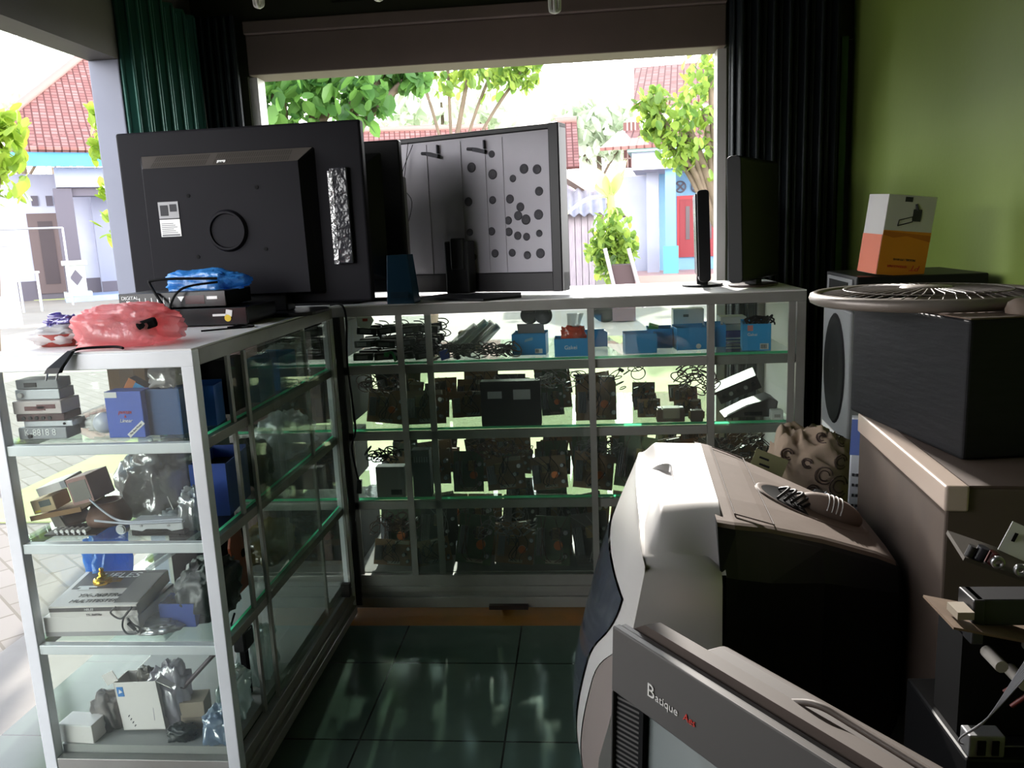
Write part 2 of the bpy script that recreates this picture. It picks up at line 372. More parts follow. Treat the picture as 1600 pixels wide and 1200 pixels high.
def back_case():
    x0, x1, y0, y1 = -.845, .735, 2.69, 3.30
    t = T('display_case', 'long aluminium glass display case along back window, four shelves of junk', 'display case', (0, y0, 0))
    def B(a, b, c, d, e, f): return MB().box(a, b-y0, c, d, e-y0, f)
    w = .03; xl = -1.56
    for px in (xl, x1-w):
        for py in (y0, y1-w):
            B(px, py, 0, px+w, py+w, HT-.036).build('post', ALUB, t, .002)
    B(xl, y0, HT-.036, x1, y0+w, HT-.002).build('top_rail', ALUB, t, .002); B(xl, y1-w, HT-.036, x1, y1, HT-.002).build('top_rail', ALUB, t, .002)
    B(xl, y0+.004, HT-.002, x1, y1, HT+.002).build('top_panel', WHITE, t)
    for z in TIER[:3]:
        B(xl+w, y0+.006, z-.03, x1-w, y0+.024, z).build('shelf_bar', ALUB, t, .0015)
        g = B(xl+w, y0+.03, z, x1-w, y1-.03, z+.006).build('shelf', SHELFGLASS, t)
        MB().add([(xl+w, .025, z), (x1-w, .025, z), (x1-w, .025, z+.008), (xl+w, .025, z+.008), (xl+w, .0295, z+.008), (x1-w, .0295, z+.008)], [(0, 1, 2, 3), (3, 2, 5, 4)]).build('shelf_edge', GREEN_EDGE, g)
    mb = B(xl+w, y0+.002, .03, x1-w, y0+.028, .14); mb.box(xl+w, -.012, .02, x1-w, .004, .06); mb.box(xl+w, -.008, .078, x1-w, .004, .1)
    mb.build('base_panel', ALUB, t, .002)
    B(xl+w, y0+.03, .12, x1-w, y1-.03, .142).build('bottom_board', M('grey_board', '#77746f', .6), t)
    B(xl+w, y1-.006, .14, x1-w, y1-.003, HT-.036).build('back_glass', GLASS, t)
    B(x1-.004, y0+w, .14, x1-.001, y1-w, HT-.036).build('end_panel', M('end_board', '#c9c7c2', .5), t)
    for a, b, yy in ((-.84, -.516, .008), (-.637, .041, -.001), (.018, .437, .008), (.417, .70, -.001)):
        g = B(a, y0+yy, .145, b, y0+yy+.004, HT-.04).build('sliding_door', DOORGLASS, t)
        for e in (a, b-.022): MB().box(e, yy-.002, .142, e+.022, yy+.006, HT-.036).build('stile', ALUB, g)
    MB().box(-.36, -.03, .02, -.22, .0, .035).build('door_stop', M('dark_wood', '#2a1c18', .6), t)
    for px in (xl+.05, -.3, x1-.05):
        for py in (.05, .55): MB().cyl((px, py, 0), (px, py, .03), .025).build('foot', BLACK, t)
    MB().box(-.852, -.014, .03, -.83, -.002, 1.09).build('corner_post', M('black_strip', '#0e0c0c', .5), t)
back_case()
# ------------------------------------------------------------------ outside
ZG = -.06
def gm(name, c, c2, sc, c3=None):
    return M(name, c, .9, 0, c2, sc, .7, .15, 25)
mb = MB(); mb.box(-70, YB+.12, ZG-.1, 40, 80, ZG); mb.box(-70, -40, ZG-.1, XL0, YB+.12, ZG)
struct(mb.build('ground', gm('pale_dirt', '#a69e92', '#989082', .8)))
m, nt, out = newmat('pavers'); L = nt.links.new
tc = nd(nt, 'TexCoord'); br = nd(nt, 'TexBrick'); br.inputs['Scale'].default_value = 1; br.inputs['Brick Width'].default_value = .22; br.inputs['Row Height'].default_value = .11
br.inputs['Mortar Size'].default_value = .006; br.inputs['Color1'].default_value = lin('#8d867f'); br.inputs['Color2'].default_value = lin('#817a72'); br.inputs['Mortar'].default_value = lin('#6f675c')
mp = nd(nt, 'Mapping'); mp.inputs['Rotation'].default_value = (0, 0, .7); L(tc.outputs['Object'], mp.inputs[0]); L(mp.outputs[0], br.inputs['Vector'])
b = nd(nt, 'BsdfPrincipled'); b.inputs['Roughness'].default_value = .85; L(br.outputs[0], b.inputs['Base Color']); L(b.outputs[0], out.inputs[0])
struct(MB().box(-6.5, -8, ZG, XL0-.35, 9, ZG+.012).build('street_paving', m))
struct(MB().box(XL0-.35, YR, ZG-.05, XL0, YB+.12, -.001).build('floor_kerb', M('cement', '#a9a39c', .85, 0, '#938d86', 5, .6)))
struct(MB().box(-1.6, YB+.12, ZG-.05, 1.4, YB+.35, -.02).build('floor_sill', MATS['cement']))
struct(MB().box(-3.4, YB+.40, ZG, 7, 8.2, ZG+.02).build('lawn', gm('grass_ground', '#b3b884', '#9aa56c', 5)))
struct(MB().box(-22, 24.5, ZG, -12, 25.6, ZG+.02).build('verge', MATS['grass_ground']))
struct(MB().box(-15.4, -14, ZG, -15, 13, 3.6).build('light_block_wall', M('block_wall_green', '#5b5f50', .9, 0, '#454a3c', 1.5, .7)))  # unseen wall added to block low sky light from the left
class Frame:
    def __init__(s, px, dist, turn=0.0):
        p = at(px, 600, 'Z', .5) - CAM; p.z = 0; p.normalize(); s.o = V((p.x*dist, p.y*dist, ZG)); s.a = atan2(p.y, p.x)-pi/2+turn
        s.u = V((cos(s.a), sin(s.a), 0)); s.w = V((-sin(s.a), cos(s.a), 0))
    def uv(s, px, py, d=0.0):
        r = fw + rt*((px-800)/FPX) - up*((py-600)/FPX); o = s.o+s.w*d
        k = (o-CAM).dot(s.w)/r.dot(s.w); q = CAM+r*k-s.o
        return q.dot(s.u), q.z
def tilemat(name, c, c2, sx=5.0):
    if name in MATS: return MATS[name]
    m, nt, out = newmat(name); L = nt.links.new
    tc = nd(nt, 'TexCoord'); br = nd(nt, 'TexBrick'); br.inputs['Scale'].default_value = 1; br.inputs['Brick Width'].default_value = .2; br.inputs['Row Height'].default_value = .22; br.offset = 0.0
    br.inputs['Mortar Size'].default_value = .03; br.inputs['Mortar Smooth'].default_value = .6; br.inputs['Bias'].default_value = -.2
    br.inputs['Color1'].default_value = lin(c); br.inputs['Color2'].default_value = lin(c2); br.inputs['Mortar'].default_value = lin('#5c3632')
    L(tc.outputs['UV'], br.inputs['Vector'])
    b = nd(nt, 'BsdfPrincipled'); b.inputs['Roughness'].default_value = .8; L(br.outputs[0], b.inputs['Base Color'])
    L(b.outputs[0], out.inputs[0]); MATS[name] = m; return m
ROOFT = tilemat('roof_tile', '#8d5f5a', '#a9827c')
def slope(pts, parent, mat, name='roof', th=.08):
    "tiled roof plane through four or more points, tiles follow the slope"
    P = [V(p) for p in pts]; n = (P[1]-P[0]).cross(P[-1]-P[0]).normalized()
    if n.z < 0: n = -n
    e = (P[1]-P[0]).normalized(); f = n.cross(e); k = len(P)
    me = bpy.data.meshes.new(name); vs = P+[p-n*th for p in P]
    fs = [tuple(range(k)), tuple(range(k, 2*k))[::-1]]+[(i, (i+1) % k, k+(i+1) % k, k+i) for i in range(k)]
    me.from_pydata([tuple(v) for v in vs], [], fs); uvl = me.uv_layers.new()
    for pl in me.polygons:
        for li in pl.loop_indices:
            q = V(vs[me.loops[li].vertex_index]); uvl.data[li].uv = (q.dot(e), q.dot(f))
    me.materials.append(mat); o = bpy.data.objects.new(name, me); COL.objects.link(o); o.parent = parent; return o
WALLW = M('house_white', '#b2b5c6', .8, 0, '#a6aabd', 1.5, .6)
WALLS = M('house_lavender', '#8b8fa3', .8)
TRIMD = M('house_dark_trim', '#5a5560', .7)
BLUEF = M('blue_fascia', '#3f8acb', .6, 0, '#4f98d4', 2, .6)
SKYB = M('pale_blue_paint', '#7fa9c8', .7, 0, '#739fc0', 1.5, .6)
# house across the street, seen past the left column
F = Frame(100, 28); H = T('house', 'white house across the street with red tiled roof and blue fascia', 'house', F.o, F.a)
def q(px, py, d=0): return F.uv(px, py, d)
D0, D1 = 0.0, 2.2          # porch front, wall behind
zt = q(120, 262)[1]
def B(x0, d0, z0, x1, d1, z1): return MB().box(x0, d0, z0, x1, d1, z1)
u0 = q(-160, 400, D1)[0]; u1 = q(152, 400, D1)[0]; u2 = q(330, 400, D1)[0]
B(u0, D1, 0, u1, D1+6, zt).build('wall', WALLW, H)
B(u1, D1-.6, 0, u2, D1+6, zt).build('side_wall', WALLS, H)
B(u0, D1-.03, 0, u1, D1, .62).build('plinth', TRIMD, H)
B(u1, D1-.63, 0, u2, D1-.6, .5).build('side_plinth', TRIMD, H)
B(q(100, 450)[0], D0-.6, 0, u2, D1-.6, .16).build('porch_floor', M('blue_tile', '#9fb2cf', .5, 0, '#8aa0c4', 3, .6), H)
a, z0_ = q(55, 430, D1); b_, z1_ = q(92, 333, D1)
dd = B(a, D1-.08, .2, b_, D1-.01, z1_).build('door', M('door_dark_wood', '#5b4c4c', .6), H)
w_ = (b_-a); MB().box(a+w_*.3, D1-.1, .5, a+w_*.75, D1-.08, z1_-.25).build('door_panel', M('door_dark_panel', '#3d3236', .6), dd)
for x in (50, 73):
    a, z0_ = q(x, 322, D1); b_, z1_ = q(x+8, 306, D1); B(a, D1-.05, z0_, b_, D1-.005, z1_).build('vent', TRIMD, H)
a, _ = q(98, 405); b_, _ = q(127, 405); B(a, D0, 0, b_, D0+.5, zt-.6).build('porch_column', TRIMD, H)
zp = q(115, 407)[1]; a, _ = q(102, 420); b_, _ = q(132, 420)
mb = B(a, D0-.12, .1, b_, D0+.62, zp); mb.box(a-.08, D0-.2, zp-.14, b_+.08, D0+.7, zp); mb.box(a-.12, D0-.24, .1, b_+.12, D0+.74, .28)
pd = mb.build('pedestal', M('white_stucco', '#bcc2bd', .8), H)
c_ = (a+b_)/2; zc_ = (zp+.2)/2
MB().prism([(c_-.17, zc_), (c_, zc_-.24), (c_+.17, zc_), (c_, zc_+.24)], 'Y', D0-.15, D0-.12).build('diamond', TRIMD, pd)
a, z0_ = q(88, 293); B(a, D0-.1, z0_, u2, D0+.5, zt).build('porch_beam', M('white_beam', '#a9acb9', .8), H)
B(a, D0+.1, z0_-.25, u2, D0+.5, z0_).build('beam_dark_board', TRIMD, H)  # dark board along the underside of the porch beam
a0, za = q(-60, 268); a1, zb = q(330, 230)
B(a0, D0-1.0, zt-.05, a1, D0-.9, zt+.42).build('fascia', BLUEF, H)
rl = q(-40, 262)[0]; zr = q(150, 92, 5)[1]
slope([(rl, D0-1.05, zt+.4), (a1, D0-1.05, zt+.4), (a1, 5, zr), (q(128, 95, 5)[0], 5, zr)], H, ROOFT)
slope([(rl, D0-1.05, zt+.4), (q(128, 95, 5)[0], 5, zr), (rl, 11, zt+.4)], H, ROOFT, 'hip_roof')
mb = MB(); mb.tube([(rl, D0-1.05, zt+.48), (q(128, 95, 5)[0], 5, zr+.06)], .13, 8); mb.tube([(q(128, 95, 5)[0], 5, zr+.06), (a1, 5, zr+.06)], .13, 8)
mb.build('ridge', M('ridge_tile', '#a08078', .8), H)
a0, za = q(46, 238); a1, zb = q(150, 208, 0.4)
# low front roof over the porch
slope([(q(40, 240)[0], D0-1.3, zt+.44), (q(330, 240)[0], D0-1.3, zt+.44), (q(330, 205)[0], D0+.3, zb+.25), (a1, D0+.3, zb+.25)], H, ROOFT, 'porch_roof')
# washing line, bench and gate pillar in front of it
F2 = Frame(45, 24)
t = T('metal_bench', 'pale metal rail bench before the white house', 'bench', F2.o, F2.a)
a, z0_ = F2.uv(24, 427); b_, _ = F2.uv(62, 427)
MB().cbox(((a+b_)/2, .2, z0_), (b_-a, .45, .05)).build('seat', M('pale_metal', '#b9bcc4', .4, .6), t)
for x in (a+.06, b_-.06):
    for y in (.02, .38): MB().cyl((x, y, 0), (x, y, z0_), .03, n=8).build('leg', MATS['pale_metal'], t)
F3 = Frame(4, 19)
a, z1_ = F3.uv(-22, 386); b_, _ = F3.uv(18, 386)
t = T('gate_pillar', 'grey white stained pillar at left edge across the street', 'pillar', F3.o, F3.a)
MB().box(a, 0, 0, b_, .5, z1_).build('shaft', M('stained_plaster', '#c9cbd6', .85, 0, '#a6a9b6', 3, .5), t)
MB().box(a-.05, -.05, z1_, b_+.05, .55, z1_+.07).build('cap', MATS['stained_plaster'], t)
F4 = Frame(50, 26)
t = T('railing', 'thin pale pipe rail in front of the house wall', 'railing', F4.o, F4.a)
a, z1_ = F4.uv(-60, 360); b_, z2_ = F4.uv(98, 358)
MB().cyl((a, 0, z1_), (b_, 0, z1_), .03, n=8).build('rail', MATS['pale_metal'], t)
for x in (a, b_): MB().cyl((x, 0, 0), (x, 0, z1_), .03, n=8).build('post', MATS['pale_metal'], t)
# ---- right house with blue porch and red door
F = Frame(1070, 22); H = T('house', 'pale blue house with red double door beyond the counter', 'house', F.o, F.a)
u0, _ = q(1012, 300); u1 = q(1240, 300)[0]; zt = q(1070, 262)[1]
B(u0, 2, 0, u1, 8, zt).build('wall', SKYB, H)
B(u0-1.0, 2.2, 0, u0, 9, zt).build('side_wall', WALLW, H)
a, z0_ = q(1058, 402, 2); b_, z1_ = q(1126, 303, 2); B(a, 1.93, z0_, b_, 2, z1_).build('door_frame', M('red_paint', '#b3323a', .5), H)
REDD = M('red_paint_dark', '#8e2730', .5); w_ = (b_-a)/2
for k in (0, 1):
    dd = B(a+.08+k*w_, 1.9, z0_, a+w_-.06+k*w_, 1.93, z1_-.1).build('door', REDD, H)
    MB().box(a+.25+k*w_, 1.88, z0_+.5, a+w_-.25+k*w_, 1.9, z1_-.3).build('door_pane', M('door_glass_dark', '#54454a', .3), dd)
for x in (1063, 1089, 1112):
    c_, zc_ = q(x, 292, 2)
    mb = MB(); mb.lathe([(.13, -.02), (.17, -.02), (.17, .02), (.13, .02), (.13, -.02)], 16); mb.cbox((0, 0, 0), (.26, .05, .03), (0, 0, .8)); mb.cbox((0, 0, 0), (.26, .05, .03), (0, 0, -.8))
    for i, v in enumerate(mb.v): mb.v[i] = V((c_+v.x, 1.97+v.z, zc_+v.y))
    mb.build('round_vent', TRIMD, H)
for x in (1039, 1240):
    a, z0_ = q(x, 300); b_ = a+.28
    cc = B(a, .2, 0, b_, .48, zt).build('porch_column', SKYB, H)
    z1_ = q(1040, 385)[1]; MB().box(a-.06, .14, 0, b_+.06, .54, z1_).build('column_base', M('aqua_paint', '#5fa5aa', .7), cc)
a, z0_ = q(1010, 300, 1); b_ = q(1029, 300, 1)[0]; B(a, 1.0, 0, b_, 1.5, q(1020, 262)[1]).build('pillar', WALLW, H)
B(u0-.5, -.6, 0, u1, 2, .22).build('porch_floor', M('pinkish_tile', '#c99f96', .5), H)
B(u0-.4, -.1, zt, u1, 2, zt+.45).build('porch_beam', WALLW, H)
B(u0-.5, -.3, zt+.45, u1, 2.2, zt+.6).build('fascia', M('aqua_trim', '#93b8b2', .7), H)
za = q(1040, 200, 2)[1]; zb = q(1040, 92, 6)[1]
slope([(u0-1.2, -.4, zt+.6), (u1, -.4, zt+.6), (u1, 2, za), (u0-.9, 2, za)], H, ROOFT, 'porch_roof')
slope([(q(990, 160, 2)[0], 2, q(1000, 162, 2)[1]), (u1, 2, q(1000, 162, 2)[1]), (u1, 7, zb), (q(990, 92, 7)[0], 7, zb)], H, ROOFT)
B(q(990, 160, 2.4)[0], 2.4, zt, u1, 6, q(1000, 162, 2.4)[1]).build('upper_wall', M('cream_wall', '#e4ddd6', .8), H)
a, z0_ = q(975, 262, 2.2); b_, z1_ = q(999, 190, 2.2)
g = B(a, 2.2, z0_, b_, 2.5, z1_).build('lattice_window', M('brown_wood', '#6e4844', .7), H)
mb = MB()
for k in range(1, 4): mb.box(a+(b_-a)*k/4-.02, 2.17, z0_, a+(b_-a)*k/4+.02, 2.2, z1_)
for k in range(1, 5): mb.box(a, 2.17, z0_+(z1_-z0_)*k/5-.02, b_, 2.2, z0_+(z1_-z0_)*k/5+.02)
mb.build('lattice', M('pale_wood', '#b99a92', .7), g)
# ---- wooden shed with corrugated roof
F = Frame(900, 18); H = T('shed', 'weathered wooden shed with corrugated metal roof right of the bare screen back', 'shed', F.o, F.a)
u0 = q(790, 400)[0]; u1 = q(930, 400)[0]; zt = q(900, 333)[1]
mb = MB(); n = 14
for i in range(n): a = u0+(u1-u0)*i/n; mb.box(a, 0, 0, a+(u1-u0)/n-.012, .04+.012*(i % 2), zt)
mb.build('wall', M('grey_wood', '#7d7480', .85, 0, '#a59ba0', 6, .7, stretch=(6, 6, .6)), H)
B(u0, .08, 0, u1, 3, zt).build('inner_wall', M('old_wood', '#5d5458', .9), H)
def corr(u_, v_, ua, ub, za, zb, da, db):
    x = ua+(ub-ua)*u_; return (x, da+(db-da)*v_, za+(zb-za)*v_+.035*sin(u_*(ub-ua)/.11*2*pi/2))
ua, ub = q(790, 300)[0], q(948, 336)[0]; z1_ = q(900, 296, .8)[1]
mb = MB(); mb.grid(lambda a, b: corr(a, b, ua, ub, zt-.05, z1_, -.35, .9), 120, 2)
mb.grid(lambda a, b: V(corr(a, b, ua, ub, zt-.05, z1_, -.35, .9))-V((0, 0, .012)), 120, 2); mb.build('metal_roof', M('zinc', '#b8b6bf', .45, .5, '#9d9aa4', 3, .6), H)
zr = q(873, 252, 1)[1]; ur = q(860, 252, 1)[0]; ue, ze = q(985, 332, 1)
slope([(ur, .9, zr), (ur, 4, zr), (ue, 4, ze), (ue, .9, ze)], H, M('old_tile', '#8b736a', .85, 0, '#6f5a52', 6, .6), 'gable_roof', .1)
mb = MB(); mb.cbox(((ur+ue)/2, .85, (zr+ze)/2-.06), (sqrt((ue-ur)**2+(ze-zr)**2), .06, .16), (0, atan2(zr-ze, ue-ur), 0)); mb.build('barge_board', M('bleached_wood', '#b5a49a', .8), H)
MB().prism([(u0, zt), (u1, zt), (u1, zt+.15), (ur, zr-.2)], 'Y', .9, .95).build('gable', MATS['grey_wood'], H)
# ---- far houses under hazy trees
def far_house(px0, px1, ytop, yeave, dist, label):
    F = Frame((px0+px1)/2, dist); H = T('house', label, 'house', F.o, F.a)
    a, z1_ = F.uv(px0, yeave); b_, _ = F.uv(px1, yeave); zr = F.uv((px0+px1)/2, ytop, 3)[1]
    MB().box(a+.4, .6, 0, b_-.4, 6, z1_).build('wall', WALLS, H)
    slope([(a, 0, z1_), (b_, 0, z1_), (b_, 3, zr), (a, 3, zr)], H, ROOFT)
    MB().tube([(a, 3, zr+.05), (b_, 3, zr+.05)], .12, 8).build('ridge', MATS['ridge_tile'], H)
far_house(520, 780, 203, 300, 30, 'low house with pale tiled roof showing between the two big screens')
far_house(868, 906, 190, 262, 26, 'narrow tiled roof end seen just right of the bare screen back')
# ---- trees
def leaves(mb, centres, n, size, rng, flat=.0):
    for k in range(n):
        c, r = centres[k % len(centres)]
        d = V((rng.gauss(0, 1), rng.gauss(0, 1), rng.gauss(0, 1))).normalized()*(rng.random()**.45)
        p = V(c)+V((d.x*r[0], d.y*r[1], d.z*r[2]))
        s = size*rng.uniform(.65, 1.25); e = Euler((rng.uniform(.3, 1.5), rng.uniform(-.6, .6), rng.uniform(0, 6.28))).to_matrix()
        P = [(0, -.5, 0), (.22, -.28, .03), (.3, .05, .05), (.17, .36, .03), (0, .5, 0), (-.17, .36, .03), (-.3, .05, .05), (-.22, -.28, .03)]
        mb.add([p+e @ (V(v)*s) for v in P], [(0, 1, 2, 3, 4), (0, 4, 5, 6, 7)], False)
def tree(label, base, centres, n, size, mat, trunk=.12, cat='tree', name='tree', group=None, bark=None):
    rng = random.Random(label); base = V(base)
    t = T(name, label, cat, base, 0, group)
    mb = MB(); cs = [(V(c)-base, r if isinstance(r, tuple) else (r, r, r)) for c, r in centres]
    leaves(mb, cs, n, size, rng); mb.build('foliage', mat, t)
    mb = MB(); top = sum((c for c, r in cs), V())/len(cs)
    mb.tube(wire([(0, 0, 0), (top.x*.2, top.y*.2, top.z*.35), (top.x*.6, top.y*.6, top.z*.7), tuple(top)], 5), [trunk*(1-.7*i/15) for i in range(16)], 8)
    for c, r in cs: mb.tube(wire([tuple(top*.6), tuple((top*.6+c)/2+V((0, 0, .1))), tuple(c)], 4), trunk*.3, 5)
    mb.build('trunk', bark or M('bark', '#7a6a5a', .9, 0, '#5d5046', 9, .6), t)
    return t
def pt(px, py, d):
    r = fw + rt*((px-800)/FPX) - up*((py-600)/FPX); return CAM+r*(d/sqrt(r.x**2+r.y**2))
LEAFD = leafmat('leaf_deep', '#3f6a35', '#77a552', .5)
LEAFY = leafmat('leaf_bright', '#7fa034', '#a9bd4c', .5)
LEAFM = leafmat('leaf_mixed', '#567a3a', '#a9c058', .55)
LEAFH = leafmat('leaf_haze_painted', '#cfd8c6', '#e3ead8', .6)  # bleached leaf colour carries the haze and overexposure of far trees
c = [(pt(x, y, d), r) for x, y, d, r in ((440, 150, 6, .30), (500, 140, 6.2, .32), (560, 150, 6.1, .28), (420, 110, 6, .35), (520, 95, 6.3, .35), (610, 105, 6.4, .22), (640, 118, 6.3, .16))]
b0 = pt(330, 300, 6.2); tree('broad-leaved tree hanging over the window opening top, above the first big screen', (b0.x, b0.y, ZG), c, 1000, .125, LEAFD, .1)
c = [(pt(x, y, d), r) for x, y, d, r in ((700, 108, 9, .32), (770, 108, 9, .34), (815, 112, 9, .22), (650, 95, 9, .3))]
b0 = pt(660, 300, 9.5); tree('thin leafy branch tree fringing the top middle of the window', (b0.x, b0.y, ZG), c, 620, .12, LEAFM, .06)
c = [(pt(x, y, d), r) for x, y, d, r in ((1100, 170, 7.5, .36), (1060, 195, 7.5, .3), (1020, 165, 7.6, .17), (1110, 110, 7.5, .25), (1060, 235, 7.5, .2), (1130, 230, 7.5, .35), (1020, 200, 7.6, .12))]
b0 = pt(1190, 300, 7.6); tree('leafy tree with bright leaves at the right side of the window', (b0.x, b0.y, ZG), c, 780, .105, LEAFM, .09)
c = [(pt(x, y, d), r) for x, y, d, r in ((0, 235, 5.5, .16), (-10, 270, 5.5, .16), (5, 205, 5.5, .12), (-40, 220, 5.5, .3), (-30, 290, 5.5, .25))]
b0 = pt(-60, 300, 5.6); tree('yellow-green shrub poking in at the far left edge', (b0.x, b0.y, ZG), c, 260, .1, LEAFY, .03, 'shrub', 'shrub')
c = [(pt(x, y, d), r) for x, y, d, r in ((158, 180, 9, .12), (168, 215, 9, .17), (160, 240, 9, .13), (178, 300, 9, .14), (200, 230, 9, .3), (190, 350, 9, .25))]
b0 = pt(200, 400, 9); tree('young bright green shrub beside the corner column', (b0.x, b0.y, ZG), c, 260, .13, LEAFY, .03, 'shrub', 'shrub')
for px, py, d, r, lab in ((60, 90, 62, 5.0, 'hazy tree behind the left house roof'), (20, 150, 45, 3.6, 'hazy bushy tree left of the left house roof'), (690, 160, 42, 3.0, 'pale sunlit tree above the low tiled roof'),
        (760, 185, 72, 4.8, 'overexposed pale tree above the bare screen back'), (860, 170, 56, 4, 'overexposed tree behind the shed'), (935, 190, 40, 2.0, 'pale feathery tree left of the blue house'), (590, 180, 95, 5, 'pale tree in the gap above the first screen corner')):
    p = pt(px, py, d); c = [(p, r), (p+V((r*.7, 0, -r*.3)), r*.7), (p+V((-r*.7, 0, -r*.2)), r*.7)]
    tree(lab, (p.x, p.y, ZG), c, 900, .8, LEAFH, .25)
# banana plant
b0 = pt(955, 340, 14); t = T('banana_plant', 'banana plant with long pale leaves left of the blue house', 'plant', (b0.x, b0.y, ZG))
rng = random.Random(4); z1_ = pt(955, 300, 14).z-ZG
MB().tube([(0, 0, 0), (.02, 0, z1_*.6), (0, 0, z1_)], [.13, .1, .06], 8).build('stem', M('banana_stem', '#a3a866', .7), t)
for k in range(7):
    a = k*.9+.3; l = rng.uniform(.9, 1.4); r_ = rng.uniform(.3, 1.0)
    def fn(u_, v_, a=a, l=l, r_=r_):
        s = v_*l; x = s*r_*.8; z = z1_-.1+s*(1.2-r_)-.55*r_*s*s; w = .17*sin(pi*min(1, v_*.95+.05))*(u_-.5)*2
        return (cos(a)*x-sin(a)*w, sin(a)*x+cos(a)*w, z-abs(w)*.35)
    MB().grid(fn, 2, 8).build('leaf', leafmat('banana_leaf', '#b3c47a', '#d8e0a4', .6), t)
c = [(pt(x, y, 13.5), r) for x, y, r in ((955, 360, .35), (940, 390, .3), (975, 385, .28), (960, 415, .35))]
b0 = pt(957, 440, 13.5); tree('tangled green bush behind the upturned cart', (b0.x, b0.y, ZG), c, 600, .16, LEAFM, .05, 'bush', 'bush')
# upturned cart
F = Frame(972, 12.5); t = T('hand_cart', 'dark hand cart with two raised pale shafts beside the shed', 'cart', F.o, F.a)
a, z0_ = F.uv(950, 395); b_, _ = F.uv(992, 395)
zt_ = F.uv(950, 415)[1]
MB().box(a+.05, .05, 0.02, b_, .5, zt_).build('tray', M('rust_dark', '#4c3a3c', .7), t)
for x0, x1 in (((945, 388), (967, 450)), ((982, 388), (1006, 450))):
    p0 = F.uv(*x0); p1 = F.uv(*x1); MB().cyl((p0[0], 0, p0[1]), (p1[0], 0, max(.02, p1[1]-.3)), .03, n=8).build('shaft', M('pale_pipe', '#a9a2a4', .5), t)
MB().cyl((a-.06, .1, .22), (a-.06, .22, .22), .22, n=20).build('wheel', BLACKM, t)
# ------------------------------------------------------------------ things on top of the cases
ZT = HT+.0025
DUST = M('dusty_grey_plastic', '#57504a', .7, 0, '#443f3b', 7, .7)
def rr(w, h, r, n=4):
    o = []
    for cx, cy, a0 in ((w/2-r, h/2-r, 0), (-w/2+r, h/2-r, 90), (-w/2+r, -h/2+r, 180), (w/2-r, -h/2+r, 270)):
        for k in range(n+1): a = R(a0+90*k/n); o.append((cx+r*cos(a), cy+r*sin(a)))
    return o
# --- big screen seen from the back on the left case
t = T('flat_television', 'largest flat television, black back with round emblem, on the left case', 'television', (-1.043, 2.46, ZT), R(-1.2))
w, h, z0 = .785, .548, .03
mb = MB(); mb.box(-w/2, 0.012, z0, w/2, .05, z0+h); mb.build('front_frame', DUSTB, t, .008, 3)
MB().box(-w/2+.03, .05, z0+.03, w/2-.03, .053, z0+h-.03).build('screen', M('dark_screen', '#0a0a0c', .2), t)
# raised back cover with sloping vented top
x0, x1 = -.318, .245
mb = MB()
outer = [(x0, z0+.03), (x1, z0+.03), (x1, z0+.475), (x0, z0+.475)]; inner = [(x0+.03, z0+.04), (x1-.03, z0+.04), (x1-.035, z0+.43), (x0+.035, z0+.43)]
mb.loft([[V((a, .012, b)) for a, b in outer], [V((a, -.045, b)) for a, b in inner]], True, False)
mb.build('back_cover', DUSTB, t, .006, 2)
VENT = M('vent_dark', '#3b352f', .8)
sl = lambda f: (.012-.057*f, z0+.475-.045*f)
for half in (range(25), range(28, 62)):
  mb = MB()
  for k in half:
    x = x0+.06+k*.0071
    for f0, f1 in ((.12, .48), (.54, .9)):
        y0, a = sl(f0); y1, b_ = sl(f1)
        mb.add([(x, y0-.0015, a), (x+.004, y0-.0015, a), (x+.004, y1-.0015, b_), (x, y1-.0015, b_)], [(0, 1, 2, 3)])
  mb.build('vent_grille', VENT, t)
mb = MB(); q_ = [(x0+.006, .012-.057*.04, z0+.475-.045*.04), (x1-.006, .012-.057*.04, z0+.475-.045*.04), (x1-.036, .012-.057*.97, z0+.475-.045*.97), (x0+.036, .012-.057*.97, z0+.475-.045*.97)]
mb.add([V(p)+V((0, -.0003, .0004)) for p in q_]+[V(p) for p in q_], [(0, 1, 2, 3), (7, 6, 5, 4), (0, 4, 5, 1), (1, 5, 6, 2), (2, 6, 7, 3), (3, 7, 4, 0)]); mb.build('vent_panel', DUST, t)
em = MB().lathe([(.001, .006), (.050, .006), (.052, .013), (.058, .013), (.064, .002), (.064, 0)], 48, sm=False).build('round_emblem', DUSTB, t); em.rotation_euler = (R(90), 0, 0); em.location = (-.03, -.045, z0+.235)
for x, z in ((-.145, .345), (.075, .36), (-.135, .16), (.085, .175)): MB().cyl((x, -.0455, z0+z), (x, -.047, z0+z), .006, n=10).build('screw_hole', BLACKM, t)
o = MB().box(-.245, -.0475, z0+.28, -.18, -.0455, z0+.33).build('rating_label', M('silver_label', '#9a9a9c', .5), t); o['label'] = 'silver rating label'
mb = MB(); mb.box(-.239, -.0485, z0+.288, -.214, -.0475, z0+.32); mb.box(-.208, -.0485, z0+.3, -.186, -.0475, z0+.322); mb.build('label_print', INK, o)
o = MB().box(-.245, -.0475, z0+.225, -.18, -.0455, z0+.277).build('white_label', WHITEP, t)
mb = MB()
for k in range(6): mb.box(-.24, -.0482, z0+.236+k*.0055, -.19-.006*(k % 3), -.0475, z0+.2378+k*.0055)
mb.box(-.241, -.0482, z0+.227, -.184, -.0475, z0+.232); mb.build('label_print', M('grey_ink', '#77777a', .7), o)
o = MB().cbox((-.035, -.035, z0+.437), (.026, .002, .022), (R(-35), 0, 0)).build('sticker', WHITEP, t)
text('97', .014, (0, 0, 0), (R(90-35), 0, 0), INK, t, 'sticker_print').location = (-.035, -.0375, z0+.437)
mb = MB(); mb.box(-.185, -.049, z0+.10, -.115, -.0445, z0+.102)
